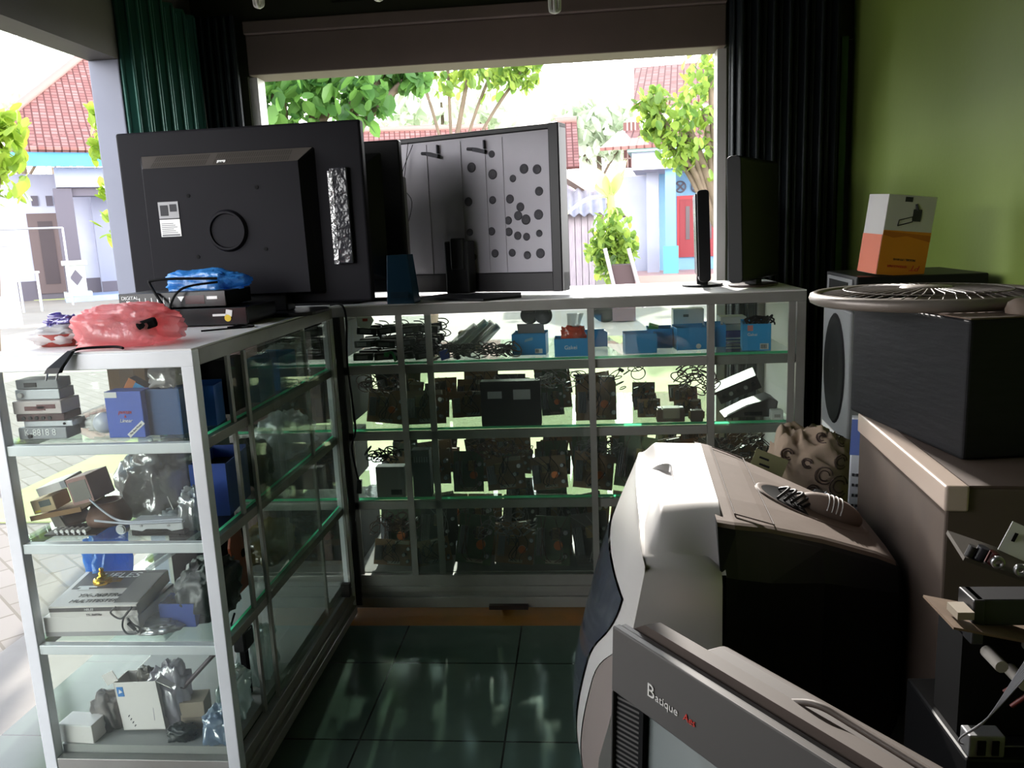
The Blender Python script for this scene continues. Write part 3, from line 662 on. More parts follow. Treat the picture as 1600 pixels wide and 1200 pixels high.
for k in range(8):
    mb.box(-.175+k*.007, -.047, z0+.085, -.172+k*.007, -.0445, z0+.105); mb.box(-.175+k*.007, -.047, z0+.055, -.172+k*.007, -.0445, z0+.075)
mb.build('speaker_slot', BLACKM, t)
mb = MB(); mb.lathe([(.001, .002), (.017, .002), (.021, .012), (.024, .012), (.024, 0)], 20)
o = mb.build('power_socket', BLACK, t); o.rotation_euler = (R(90), 0, 0); o.location = (-.215, -.045, z0+.085)
MB().tube(wire([(-.235, -.055, z0+.095), (-.21, -.085, z0+.08), (-.19, -.09, z0+.04), (-.2, -.06, z0-.02)]), .005).build('power_cord', BLACKM, t)
mb = MB(); mb.box(.29, -.004, z0+.12, .345, .0125, z0+.41); mb.build('wrapped_side', M('wrap_dark', '#26262a', .2, 0, '#3a3a40', 18, .5, .5, 40), t, .004)
MB().box(.285, -.006, z0+.12, .3, .012, z0+.4).build('clear_tape', thinmat('clear_tape', '#cfd2d6', .55, .3, .3, .15, .8, 60), t)
mb = MB(); mb.box(-.05, -.03, 0.012, .13, .04, z0+.05); mb.build('neck', BLACK, t, .004)
MB().prism([(x_, y_) for x_, y_ in rr(.46, .22, .05)], 'Z', 0, .012).build('stand_base', BLACK, t, .003)
# --- two more dark sets behind it
def plain_set(label, cx, cy, rz, w, h, z0, mat=BLACK, edge=None):
    t = T('flat_television', label, 'television', (cx, cy, ZT), rz)
    MB().box(-w/2, 0, z0, w/2, .035, z0+h).build('front_frame', edge or mat, t, .006)
    MB().loft([[V((a*w, -.001, z0+b*h)) for a, b in ((-.4, .08), (.4, .08), (.4, .92), (-.4, .92))], [V((a*w, -.04, z0+b*h)) for a, b in ((-.32, .14), (.32, .14), (.32, .84), (-.32, .84))]], True, False).build('back_cover', mat, t, .004)
    MB().box(-w/2+.02, .035, z0+.03, w/2-.02, .038, z0+h-.02).build('screen', MATS['dark_screen'], t)
    MB().box(-.04, -.01, .01, .04, .03, z0+.05).build('neck', mat, t); MB().prism(rr(.32, .1, .03), 'Z', 0, .011).build('stand_base', mat, t, .003)
    return t
plain_set('dark television behind the largest one, right edge showing', -.94, 2.82, R(-2), .66, .52, .035)
plain_set('low dark monitor third in line, pale right edge beside bare panel', -.815, 2.935, R(-4), .38, .41, .03, BLACK, M('silver_rim', '#b9b7b6', .35, .5))
# --- bare metal back of a stripped screen
t = T('stripped_television', 'stripped television with bare metal back full of round holes', 'television', (-.372, 2.972, ZT), R(-21.6))
w, h, z0 = .68, .575, .012
mb = MB(); f_ = .018
mb.box(-w/2, -.012, z0, -w/2+f_*.5, .05, z0+h); mb.box(w/2-f_*2.2, -.02, z0, w/2, .05, z0+h); mb.box(-w/2, -.012, z0+h-.02, w/2, .05, z0+h); mb.box(-w/2, -.012, z0, w/2, .05, z0+.07)
mb.build('frame', M('black_frame', '#17131a', .4), t, .004)
METAL = M('bare_steel', '#b9b6be', .5, .35, '#a7a3ab', 4, .6)
pn = MB().box(-w/2+.01, -.006, z0+.062, w/2-f_*2.2, .03, z0+h-.02).build('back_plate', METAL, t)
mb = MB()
for x in (-.20, -.055, .045, .115): mb.box(x-.004, -.0085, z0+.07, x+.004, -.006, z0+h-.03)
mb.build('pressed_rib', METAL, pn)
HOLE = M('hole_dark', '#4a4850', .6)
rg = random.Random(2)
for x, z in ((-.01, .45), (.075, .42), (.075, .49), (.155, .40), (.20, .43), (.25, .425), (-.03, .33), (.07, .33), (.14, .33), (.18, .30), (.255, .35), (-.03, .22), (.06, .22), (.13, .255), (.17, .27), (.20, .255), (.25, .27), (.13, .215), (.165, .20), (.2, .195), (.25, .205), (-.02, .13), (.07, .14), (.14, .14), (.2, .13), (.252, .135)):
    r_ = rg.uniform(.011, .016); mb = MB().lathe([(.0005, .0008), (r_*.75, .0008), (r_, .0022), (r_*1.15, 0)], 14, (x, z0+z, .0062)); o = mb.build('hole', HOLE, pn); o.rotation_euler = (R(90), 0, 0)
mb = MB()
for x in (-.165, .03): mb.tube(wire([(x-.05, -.012, z0+.515), (x-.01, -.018, z0+.51), (x+.02, -.016, z0+.5)]), .006); mb.cbox((x, -.014, z0+.505), (.05, .018, .014), (0, .25, 0)); mb.cbox((x+.02, -.014, z0+.525), (.004, .012, .03))
mb.build('clip', M('clip_grey', '#3b3a40', .5, .5), pn)
mb = MB(); mb.tube(wire([(-.27, -.015, z0+.56), (-.29, -.02, z0+.45), (-.32, -.02, z0+.33), (-.3, -.02, z0+.25)]), .0013, 4); mb.tube(wire([(-.25, -.015, z0+.55), (-.305, -.03, z0+.42), (-.26, -.03, z0+.34), (-.31, -.02, z0+.22)]), .0013, 4)
mb.build('loose_wire', BLACKM, t)
mb = MB(); mb.box(-.105, -.075, .012, -.005, -.02, z0+.19); mb.box(-.075, -.085, .1, -.02, -.06, z0+.2); mb.build('neck', M('stand_dark', '#2a2a2e', .5), t, .006)
mb = MB(); mb.prism([(-.17, -.19), (.15, -.26), (.225, -.12), (.1, .14), (-.14, .14)], 'Z', 0, .008); mb.build('stand_base', BLACK, t, .002)
mb = MB()
for sx in (-1, 1): mb.lathe([(.001, .01), (.02, .008), (.026, .014), (.03, .014), (.034, 0)], 20, (.235+sx*.028, -.055, 0))
o = mb.build('speaker', M('speaker_grey', '#55525a', .4, .4), t); o.rotation_euler = (R(90), 0, 0); o.location = (0, -.02, -.02+z0)
o.location = (0, -.022, z0-.028)
mb = MB()
for k in range(9): mb.cyl((rg.uniform(-.3, .25), -.006, z0+.05+rg.uniform(0, .5)), (rg.uniform(-.3, .25), -.006, z0+.05), .001, n=4)
# --- small blue block
t = T('speaker', 'small dark blue tapered box standing before the stripped screen', 'speaker', (-.613, 2.738, ZT), R(-4))
MB().loft([[V((a*.098, b*.08, 0)) for a, b in ((-.5, -.5), (.5, -.5), (.5, .5), (-.5, .5))], [V((a*.074-.004, b*.07, .165)) for a, b in ((-.5, -.5), (.5, -.5), (.5, .5), (-.5, .5))]], True, False).build('body', M('petrol_blue', '#0f4464', .5), t, .003)
MB().box(-.033, -.044, .02, .03, -.04, .04).build('foot_plate', M('petrol_dark', '#0c3550', .5), t)
# --- two thin monitors at the right end, seen from the edge
def monitor(label, px, py, Y, rz, w, h, th, tilt, base, mat):
    p = at(px, py, 'Z', ZT); t = T('thin_monitor', label, 'monitor', (p.x, p.y, ZT), rz)
    a = MB(); a.prism(rr(th, h, th*.3, 3), 'Y', -w/2, w/2)
    o = a.build('screen_panel', mat, t, .003); o.location = (0, 0, .022+h/2); o.rotation_euler = (0, tilt, 0)
    b = MB().box(-.005-th*.5, -w/2+.015, -h/2+.02, -th*.5+.001, w/2-.015, h/2-.012); b.build('screen', MATS['dark_screen'], o)
    MB().box(-.02, -.03, .005, .02, .03, .06).build('neck', BLACK, t)
    MB().prism([(base[0]*cos(k*pi/12), base[1]*sin(k*pi/12)) for k in range(24)], 'Z', 0, .008).build('stand_base', base[2], t, .002)
    return t
monitor('smaller thin dark monitor seen edge-on, left of the taller one', 1097, 446, 2.9, R(-6), .30, .32, .042, R(-1.5), (.075, .10, BLACK), BLACK)
monitor('taller thin dark monitor seen edge-on at the right end of counter', 1177, 446, 2.95, R(-30), .40, .42, .05, R(-1.5), (.085, .10, M('brown_base', '#4a3a34', .4)), BLACK)
# --- receivers
def receiver(label, x0, x1, y0, y1, z0, h):
    t = T('receiver', label, 'receiver', (x0, y0, z0))
    w, d = x1-x0, y1-y0
    MB().box(0, .008, .004, w, d, h).build('case', BLACK, t, .002)
    MB().box(-.002, 0, .003, w+.002, .01, h+.001).build('front_panel', M('gloss_black', '#0e0d10', .25), t, .002)
    mb = MB()
    for x in (.03, w-.03):
        for y in (.03, d-.03): mb.cyl((x, y, 0), (x, y, .005), .012)
    mb.build('foot', BLACKM, t); return t
lo = receiver('lower black receiver with white tag and round yellow sticker', -1.235, -.925, 2.14, 2.36, ZT, .05)
mb = MB(); mb.cbox((.262, -.0015, .036), (.018, .002, .018), (0, .2, 0)); mb.cbox((.235, -.0015, .031), (.04, .002, .006)); mb.build('white_tag', WHITEP, lo)
MB().cyl((.258, -.003, .022), (.258, -.0015, .022), .0095, n=20).build('yellow_sticker', M('yellow_paper', '#e9c93c', .6), lo)
hi = receiver('upper black receiver with white lettering and row of marks', -1.292, -.985, 2.15, 2.33, ZT+.0515, .046)
text('DIGITAL', .0135, (.032, -.0012, .034), (R(90), 0, 0), WINK, hi, 'lettering')
for k in range(6): MB().box(.058+k*.0175, -.001, .014, .0605+k*.0175, 0, .033).build('tick_mark', WINK, hi)
MB().box(.02, -.001, .02, .03, 0, .026).build('small_print', WINK, hi); MB().box(.255, -.001, .024, .285, 0, .032).build('model_print', WINK, hi); MB().prism([(.17, .034), (.19, .034), (.18, .02)], 'Y', -.001, 0).build('arrow_print', WINK, hi)
MB().box(.192, -.0012, .012, .248, 0, .036).build('display_window', M('dark_red_window', '#3a1216', .2), hi)
# --- bags, basket, wires
t = T('plastic_bag', 'crumpled bright blue plastic bag lying on the black receivers', 'bag', (-1.07, 2.26, ZT+.0985))
MB().blob((-.02, 0, -.008), (.10, .045, .033), .34, 1.7, 8, 64, 32, crease=.4).build('bag', thinmat('blue_film', '#4aa6f6', .02, .5, .08, .3, .7, 40), t)
t = T('cable', 'thin black cable looped over the blue bag and receivers', 'cable', (-1.19, 2.13, ZT+.01))
MB().tube(wire([(.17, .06, .12), (.05, .03, .125), (-.005, .03, .122), (-.01, .025, .112), (.04, -.005, .05), (.06, -.01, .02)]), .004, 6).build('loop', BLACKM, t)
MB().tube(wire([(.06, -.012, .02), (.065, -.012, .06), (.1, .0, .1), (.17, .06, .11)]), .0035, 6).build('tail', BLACKM, t)
t = T('plastic_bag', 'crumpled pink plastic bag with an open dark mouth on the left case', 'bag', (-1.072, 1.80, ZT))
PINK = thinmat('pink_film', '#ffb4b6', .22, .7, .07, .3, .6, 38)
MB().blob((0, 0, 0), (.104, .085, .049), .24, 2.2, 11, 72, 36, crease=.45).build('bag', PINK, t)
mb = MB(); ring0 = [V((.075, .03*cos(a)-.02, .045+.028*sin(a))) for a in [k*pi/10 for k in range(20)]]
ring1 = [V((.145+.004*cos(k*1.9), .02*cos(k*pi/10)-.018, .036+.022*sin(k*pi/10)+.003*sin(k*2.2))) for k in range(20)]
mb.loft([ring0, ring1], False); mb.build('bag_mouth', PINK, t)
MB().cbox((.085, -.062, .05), (.045, .03, .022), (0, -.25, .5)).build('mouth_shade', BLACKM, t, .006)  # black block stands in for the shade inside the bag mouth
t = T('basket', 'shallow red basket lined with white paper beside pink bag', 'basket', (-1.245, 1.84, ZT))
MB().lathe([(.001, .002), (.06, .002), (.072, .03), (.074, .03), (.062, 0), (.001, 0)], 28).build('bowl', M('red_brown_basket', '#a8483e', .7, 0, '#8e3a34', 30, .6), t)
MB().blob((0, 0, .004), (.062, .062, .022), .35, 3, 5, 36, 14).build('paper_lining', thinmat('white_tissue', '#f0efee', 0, .5, .05, .4), t)
t = T('wire_bundle', 'tangled purple plastic ribbon on top of the basket', 'wire', (-1.255, 1.85, ZT+.041))
rg = random.Random(9)
mb = MB()
for k in range(9): mb.tube(wire([(rg.uniform(-.045, .035), rg.uniform(-.03, .03), rg.uniform(.002, .03)) for _ in range(6)]), .0035, 5)
mb.build('ribbon', thinmat('purple_film', '#9a8ad8', .1, .5, .2), t)
t = T('wire_bundle', 'bundle of black and white wires between the basket and pink bag', 'wire', (-1.19, 1.90, ZT+.036))
for c, nm in ((BLACKM, 'black_wire'), (WHITE, 'white_wire')):
    mb = MB()
    for k in range(6): mb.tube(wire([(rg.uniform(-.03, .04), rg.uniform(-.03, .03), rg.uniform(.0, .03)) for _ in range(6)]), .002, 4)
    mb.build(nm, c, t)
p = at(97, 552, 'Y', 1.655)
t = T('power_plug', 'black two-pin plug hanging over the front edge of left case', 'plug', (p.x, 1.655, ZT+.001))
mb = MB(); mb.loft([[V((a*.02-.028, -.012+b*.0, z)) for a, b, z in ()] or [V((x, y, .004)) for x, y in ((.012, .0), (.026, .0), (.026, .012), (.012, .012))], [V((x, y, -.03)) for x, y in ((-.026, -.022), (.008, -.022), (.008, -.008), (-.026, -.008))], [V((x, y, -.042)) for x, y in ((-.034, -.024), (.002, -.024), (.002, -.01), (-.034, -.01))]], True, False)
mb.build('plug_body', BLACK, t, .002)
for dx in (-.029, -.005): MB().cyl((dx, -.017, -.042), (dx-.006, -.017, -.058), .0021, n=8).build('pin', STEEL, t)
MB().tube(wire([(.018, .006, .002), (.03, .03, .005), (.09, .05, .004), (.13, .02, .004)]), .003, 6).build('cord', BLACKM, t)
t = T('cable', 'thin dark cable lying by the aisle edge in front of the receivers', 'cable', (-.93, 2.02, ZT))
MB().tube(wire([(-.06, -.02, .003), (.0, .02, .003), (.05, .05, .003), (.02, .09, .003), (-.02, .05, .003)]), .0025, 5).build('cord', BLACKM, t)
t = T('cable', 'long black cable hanging down the corner between the two cases', 'cable', (-.815, 2.675, ZT))
MB().tube(wire([(-.05, .03, .004), (.0, .0, .004), (.012, -.004, -.05), (.004, -.004, -.2), (.014, -.004, -.42), (-.004, -.004, -.5), (.01, -.004, -.62)]), .0035, 6).build('cord', BLACKM, t)
MB().cbox((.012, -.006, -.64), (.016, .012, .05), (0, .1, 0)).build('connector', BLACK, t)
# ------------------------------------------------------------------ contents of the left case
SH = [z+.0065 for z in TIER[:3]]+[.1405]
def X_(px, py, Y): return at(px, py, 'Y', Y).x
def Z_(px, py, Y): return at(px, py, 'Y', Y).z
def carton(name, label, cat, x0, x1, y0, y1, z, h, mat, rz=0, rot=None, group=None, flap=True, bev=.0015):
    w, d = x1-x0, y1-y0
    t = T(name, label, cat, ((x0+x1)/2, (y0+y1)/2, z), rz, group, rot)
    MB().box(-w/2, -d/2, 0, w/2, d/2, h).build('carton', mat, t, bev)
    return t, w, d
def open_box(label, x0, x1, y0, y1, z, h, mat, rz=0, group=None, inside=None, name='blue_box'):
    w, d = x1-x0, y1-y0; th = .0025
    t = T(name, label, 'box', ((x0+x1)/2, (y0+y1)/2, z), rz, group)
    mb = MB(); mb.box(-w/2, -d/2, 0, w/2, d/2, th); mb.box(-w/2, -d/2, th, w/2, -d/2+th, h); mb.box(-w/2, d/2-th, th, w/2, d/2, h*1.04)
    mb.box(-w/2, -d/2+th, th, -w/2+th, d/2-th, h); mb.box(w/2-th, -d/2+th, th, w/2, d/2-th, h*.98); mb.build('tray', mat, t)
    if inside: MB().box(-w/2+.006, -d/2+.006, th+.001, w/2-.006, d/2-.006, h*.8).build('filling', inside, t)
    return t, w, d
GREYPL = M('grey_plastic', '#a9abb0', .5, 0, '#95979c', 5, .6)
DKRED = M('dark_red_plastic', '#5c1c1e', .4)
# --- tier 1
z = SH[0]; Y = 1.71
def face(label, px0, px1, pyt, pyb, Y, mat, tilt=0, th=.02):
    a, b_ = X_(px0, pyb, Y), X_(px1, pyb, Y); h = Z_(px0, pyt, Y)-Z_(px0, pyb, Y)
    return a, b_, h
zs = z
parts = []
x0 = -1.284
def slab(name, label, cat, x0, x1, y0, y1, z, h, mat, rz=0, ry=0):
    t = T(name, label, cat, ((x0+x1)/2, (y0+y1)/2, z), 0, None, (0, ry, rz)); w, d = x1-x0, y1-y0
    MB().box(-w/2, -d/2, 0, w/2, d/2, h).build('body', mat, t, .002); return t, w, d
t, w, d = slab('circuit_board', 'grey display board with white digits at bottom of upper left shelf', 'circuit board', -1.313, -1.195, 1.705, 1.76, z, .028, GREYPL)
text('K-8818 8', .022, (-.005, -d/2-.0008, .016), (R(90), 0, 0), WINK, t, 'digits', sx=.95)
MB().cyl((-.03, -d/2-.004, .008), (-.03, -d/2, .008), .005).build('button', BLACK, t)
t, w, d = slab('metal_bracket', 'pale folded metal bracket lying on the digit board', 'bracket', -1.300, -1.180, 1.71, 1.76, z+.0285, .014, M('pale_metal_plate', '#b9bcc2', .4, .4), 0)
MB().cyl((.04, -d/2-.002, .007), (.04, -d/2, .007), .003).build('hole', BLACKM, t)
t, w, d = slab('player_front', 'black and red player front panel in the stack on upper left shelf', 'player front', -1.313, -1.195, 1.705, 1.77, z+.043, .018, M('maroon_panel', '#43181a', .35))
mb = MB()
for k in range(5): mb.cyl((-.04+k*.016, -d/2-.003, .008), (-.04+k*.016, -d/2, .008), .0045, n=10)
mb.build('button', BLACK, t)
t, w, d = slab('player_front', 'white player front panel with dark red window, mid stack', 'player front', -1.314, -1.195, 1.70, 1.77, z+.0615, .03, M('pink_grey_panel', '#c9bcba', .4))
mb = MB(); mb.box(-.03, -d/2-.001, .008, .02, -d/2, .018); mb.box(0, -d/2-.001, .012, .045, -d/2, .022); mb.build('window', DKRED, t)
t, w, d = slab('player_front', 'silver player front with round knob at top of stack', 'player front', -1.314, -1.205, 1.715, 1.77, z+.092, .024, M('silver_panel', '#b3b6bb', .35, .4))
MB().cyl((-.04, -d/2-.006, .012), (-.04, -d/2, .012), .006).build('knob', WHITE, t)
t, w, d = slab('player_front', 'topmost grey broken player front under the case top', 'player front', -1.313, -1.210, 1.72, 1.77, z+.1165, .022, M('grey_panel', '#8d9094', .5))
MB().box(-.03, -d/2-.002, .005, .0, -d/2, .015).build('window', BLACK, t)
t, w, d = carton('cardboard_box', 'brown cardboard box at the back of the upper left shelf', 'box', -1.20, -1.10, 1.90, 1.98, z, .165, CARD)
MB().box(-.018, -d/2-.0008, 0, .02, -d/2, .165).build('tape', M('brown_tape', '#8a6c4e', .4), t)
t, w, d = carton('game_box', 'tilted blue and orange printed box leaning on upper left shelf', 'box', -1.135, -1.075, 1.765, 1.81, z+.018, .11, M('dark_brown_card', '#4a2f2a', .6), 0, (0, R(32), R(8)))
mb = MB(); mb.box(-w/2+.002, -d/2-.0008, .045, w/2-.002, -d/2, .11); mb.build('blue_print', M('print_blue', '#3aa0e0', .5), t)
MB().box(-w/2+.002, -d/2-.001, .08, -w/2+.02, -d/2-.0002, .113).build('orange_print', M('print_orange', '#d9803f', .5), t)
MB().box(-w/2+.002, -d/2-.001, .012, w/2-.002, -d/2-.0002, .04).build('cream_print', M('print_cream', '#d8c9a8', .5), t)
t, w, d = carton('toner_box', 'dark navy box with a yellow stripe behind the bulb', 'box', -1.13, -1.075, 1.82, 1.87, z, .09, M('very_dark_blue', '#1a1e40', .5), R(10))
MB().box(-w/2, -d/2-.0008, .03, -w/2+.006, -d/2, .085).build('yellow_stripe', M('yellow_ink', '#e0d23a', .6), t)
bx = X_(155, 668, 1.715)
t = T('light_bulb', 'white round light bulb lying beside the blue printed box', 'light bulb', (bx, 1.74, z+.029))
mb = MB(); mb.lathe([(.001, .03), (.012, .028), (.021, .018), (.0255, .004), (.0245, -.008), (.02, -.016)], 28); o = mb.build('globe', M('opal', '#c9ccd6', .3), t); o.rotation_euler = (0, R(86), R(-15))
mb = MB(); mb.lathe([(.0205, -.0155), (.0205, -.018), (.0135, -.044), (.0125, -.05)], 28); mb.lathe([(.0215, -.018), (.0215, -.022)], 28)
for k in range(10): a = k*pi/5; mb.cbox((cos(a)*.018, sin(a)*.018, -.03), (.003, .006, .022), (0, 0, a))
o = mb.build('heat_sink', WHITE, t); o.rotation_euler = (0, R(86), R(-15))
mb = MB(); mb.lathe([(.0125, -.05), (.012, -.068), (.005, -.072), (.001, -.073)], 20); o = mb.build('screw_cap', STEEL, t); o.rotation_euler = (0, R(86), R(-15))
a, b_ = X_(171, 690, 1.70), X_(228, 690, 1.70); h = Z_(200, 612, 1.70)-z
t, w, d = carton('printed_box', 'upright blue printed box with white label and diagonal white band', 'box', a, b_, 1.703, 1.75, z, h, M('print_violet_blue', '#3f5fc0', .45))
MB().box(-w/2+.001, -d/2-.0008, h-.014, -w/2+.03, -d/2, h-.001).build('price_label', WHITEP, t)
text('ponax', .013, (.001, -d/2-.0008, h*.56), (R(90), 0, 0), RED, t, 'red_lettering', .3)
text('&', .008, (.001, -d/2-.0008, h*.46), (R(90), 0, 0), RED, t, 'red_sign')
text('Linear', .012, (.001, -d/2-.0008, h*.37), (R(90), 0, 0), WINK, t, 'white_lettering', .3)
o = MB().cbox((0, 0, 0), (.05, .0008, .010)).build('band', WHITEP, t); o.location = (w/2-.021, -d/2-.0006, .02); o.rotation_euler = (0, R(-40), 0)
text('The Best Power', .006, (0, -.0008, 0), (R(90), 0, 0), INK, o, 'band_lettering')
a, b_ = X_(232, 690, 1.72), X_(288, 690, 1.72)
t, w, d = open_box('tall dark blue box topped by a clear bag, right end of shelf', a, b_, 1.722, 1.80, z, .108, M('deep_blue_card', '#1d4f88', .5, 0, '#184675', 9, .6))
t = T('plastic_bag', 'clear plastic bag stuffed into the tall dark blue box', 'bag', ((a+b_)/2, 1.76, z+.1095))
MB().blob((0, 0, 0), (.032, .032, .024), .35, 3, 21, 36, 18).build('bag', thinmat('milky_film', '#e2dcd8', .2, .5, .2, .2, .4, 40), t)
# aisle side of tier 1
def side_box(label, Y0, Y1, x0, z, h, mat, rz=0, group='blue boxes in the left case'):
    return open_box(label, x0, x0+.09, Y0, Y1, z, h, mat, rz, group, BLACKM)
BLUEC = M('strong_blue_card', '#1c63c0', .5, 0, '#1856a8', 9, .6)
side_box('bright blue box behind the aisle door, upper shelf, nearest one', 1.80, 1.87, -.975, z, .098, BLUEC, R(8))
t, w, d = carton('black_box', 'black box standing behind the near blue box on upper shelf', 'box', -.99, -.9, 1.93, 2.03, z, .14, BLACKM)
side_box('blue box further along the aisle side of the upper shelf', 2.07, 2.2, -.975, z, .10, BLUEBOX, R(4))
side_box('farthest blue box on the aisle side, near sliding door stile', 2.24, 2.38, -.975, z, .10, BLUEBOX)
def filmbag(label, c, r, seed, mat=None, cat='bag', amp=.35, sc=2.5, n=44):
    t = T('plastic_bag', label, cat, c); MB().blob((0, 0, 0), r, amp, sc, seed, n, n//2).build('bag', mat or FILM, t); return t
filmbag('clear crinkled plastic bag far along the upper shelf of left case', (-.965, 2.50, z), (.05, .08, .055), 31)
filmbag('clear bag between blue boxes near the aisle glass, upper shelf', (-1.06, 2.05, z), (.055, .08, .05), 32)
t, w, d = carton('grey_carton', 'large plain dark grey carton deep in the upper shelf', 'box', -1.06, -.99, 1.85, 1.99, z, .16, M('dark_grey_card', '#5a5854', .8))
# --- tier 2
z = SH[1]
def bl(px, py, Y): return X_(px, py, Y)
t = T('parts_tray', 'grubby brown cardboard tray under the small cartons, second shelf', 'tray', (-1.255, 1.75, z+.05), 0, None, (0, R(-9), R(4)))
mb = MB(); mb.box(-.06, -.045, 0, .065, .06, .004); mb.box(-.06, -.049, 0, .065, -.045, .012); mb.build('tray', CARD, t)
for k in (0, 1): pass
t, w, d = carton('picture_carton', 'small cream carton with a dark picture on the second shelf', 'box', -1.312, -1.255, 1.712, 1.775, z+.058, .034, M('cream_card', '#c3ad86', .7), 0, (0, R(-12), R(3)))
MB().box(-.008, -d/2-.0008, .014, .02, -d/2, .029).build('picture', M('picture_dark', '#55605c', .6), t)
MB().box(-.024, -d/2-.0008, .004, -.01, -d/2, .008).build('yellow_mark', MATS['yellow_ink'], t)
t, w, d = carton('white_carton', 'white topped carton lying tilted on the cream one', 'box', -1.302, -1.23, 1.72, 1.80, z+.104, .02, M('white_card', '#e2dcd8', .6), 0, (0, R(-16), R(6)))
MB().box(w/2-.012, -d/2-.0006, .002, w/2+.0006, d/2, .019).build('grey_end', GREYPL, t)
t, w, d = carton('adapter_box', 'pinkish brown box with a grey square end, second shelf', 'box', -1.215, -1.157, 1.722, 1.80, z+.075, .065, M('pink_brown_card', '#8f6660', .55, 0, '#a88680', 8, .6), 0, (0, R(-14), R(-4)))
MB().box(-w/2+.006, -d/2-.001, .008, w/2-.004, -d/2, .056).build('grey_square', M('grey_board2', '#77736c', .7), t)
t = T('coil', 'brown curved deflection coil lying under the pinkish box', 'coil', (-1.175, 1.79, z+.001))
MB().lathe([(.028, 0), (.05, .005), (.052, .02), (.034, .06), (.03, .06), (.03, .02), (.028, 0)], 26).build('yoke', M('brown_coil', '#7d5a4a', .6, 0, '#66483c', 20, .6), t)
t = T('coil', 'dark deflection coil buried at the left under the cardboard tray', 'coil', (-1.275, 1.80, z+.001))
MB().lathe([(.02, 0), (.038, .004), (.038, .014), (.026, .04), (.022, .04), (.022, .015), (.02, 0)], 26).build('yoke', M('dark_coil', '#4a3830', .6), t)
filmbag('large grey plastic bag at the back of second shelf', (-1.11, 1.93, z), (.075, .09, .085), 41, thinmat('grey_film', '#a9a7a8', .15, .4, .25, .2, .5, 25))
# board with six white capacitors
a, b_ = bl(86, 848, 1.70), bl(136, 848, 1.70)
t = T('circuit_board', 'circuit board edge with six white capacitors in a row, second shelf', 'circuit board', ((a+b_)/2, 1.735, z))
w = b_-a
MB().box(-w/2-.03, -.028, 0, w/2+.02, .05, .003).build('board', M('dark_board', '#2b2622', .6), t)
for k in range(6): MB().cyl((-w/2+.005+k*(w-.01)/5, -.034, .013), (-w/2+.005+k*(w-.01)/5, -.012, .013), .0046, n=10).build('capacitor', WHITE, t)
for k in range(6): MB().box(-w/2+.003+k*(w-.01)/5, -.03, .003, -w/2+.007+k*(w-.01)/5, -.027, .009).build('capacitor_leg', STEEL, t)
MB().prism([(-.075, .004), (-.045, .004), (-.07, .05), (-.09, .05)], 'Y', .02, .025).build('side_plate', M('dirty_white', '#9d978f', .7), t)
kx = bl(185, 830, 1.70)
t = T('knob', 'silver round knob standing beside the metal drive bracket', 'knob', (kx, 1.71, z))
mb = MB(); mb.cyl((0, 0, .013), (0, .018, .013), .0125, n=24); mb.cyl((0, -.003, .013), (0, 0, .013), .0095, n=24); mb.build('cap', M('knob_silver', '#b7bbbf', .3, .7), t)
MB().cyl((0, .018, .013), (0, .03, .013), .004).build('shaft', STEEL, t)
a, b_ = bl(206, 845, 1.70), bl(288, 845, 1.70); w = b_-a
t = T('drive_bracket', 'white metal drive bracket with two tabs at right end of second shelf', 'bracket', ((a+b_)/2, 1.70, z))
mb = MB(); mb.prism([(-w/2, .016), (-w*.28, .012), (-w*.2, .017), (w*.2, .017), (w*.28, .012), (w/2, .016), (w/2, .034), (-w/2, .034)], 'Y', 0, .004); mb.box(-w/2, 0, .03, w/2, .05, .034); mb.build('plate', M('zinc_white', '#c9cbcf', .4, .3), t, .001)
mb = MB(); mb.box(-w/2+.01, -.001, .001, w/2-.01, .003, .004); mb.box(-w/2, .004, 0, w/2, .045, .012); mb.build('rail', BLACK, t)
for x in (-w*.28, w*.24): MB().cyl((x, -.002, .026), (x, 0, .026), .003, n=10).build('screw', STEEL, t)
t = T('cable_strap', 'pale grey plastic strap split in two ends on the second shelf', 'strap', (-1.09, 1.70, z+.036))
STR = M('strap_grey', '#b9bcc8', .5)
def strap(pts, w_, nm):
    P = wire(pts, 6); mb = MB(); mb.loft([[p+V((0, -.001, w_/2)), p+V((0, .001, w_/2)), p+V((0, .001, -w_/2)), p+V((0, -.001, -w_/2))] for p in P]); mb.build(nm, STR, t)
strap([(-.072, .004, .055), (-.045, .002, .03), (-.01, 0, .006), (.03, -.002, .0), (.10, 0, .002), (.15, .003, .004)], .006, 'upper_strap')
strap([(-.065, .0, .004), (-.03, -.001, .0), (.02, -.004, -.003), (.06, -.005, -.002), (.15, 0, -.001)], .005, 'lower_strap')
t = T('gadget', 'small grey toothed gadget with a thin antenna, second shelf', 'gadget', (bl(262, 790, 1.74), 1.76, z+.001))
MB().blob((0, 0, 0), (.026, .018, .024), .25, 3, 51, 28, 14).build('body', M('slate_plastic', '#5f686c', .5), t)
mb = MB(); mb.cbox((-.024, -.012, .03), (.014, .006, .009), (0, .4, 0)); mb.cbox((-.022, -.014, .014), (.013, .006, .008)); mb.build('white_jaw', WHITE, t)
MB().cyl((.005, -.004, .04), (-.006, -.006, .078), .0012, n=6).build('antenna', WHITE, t)
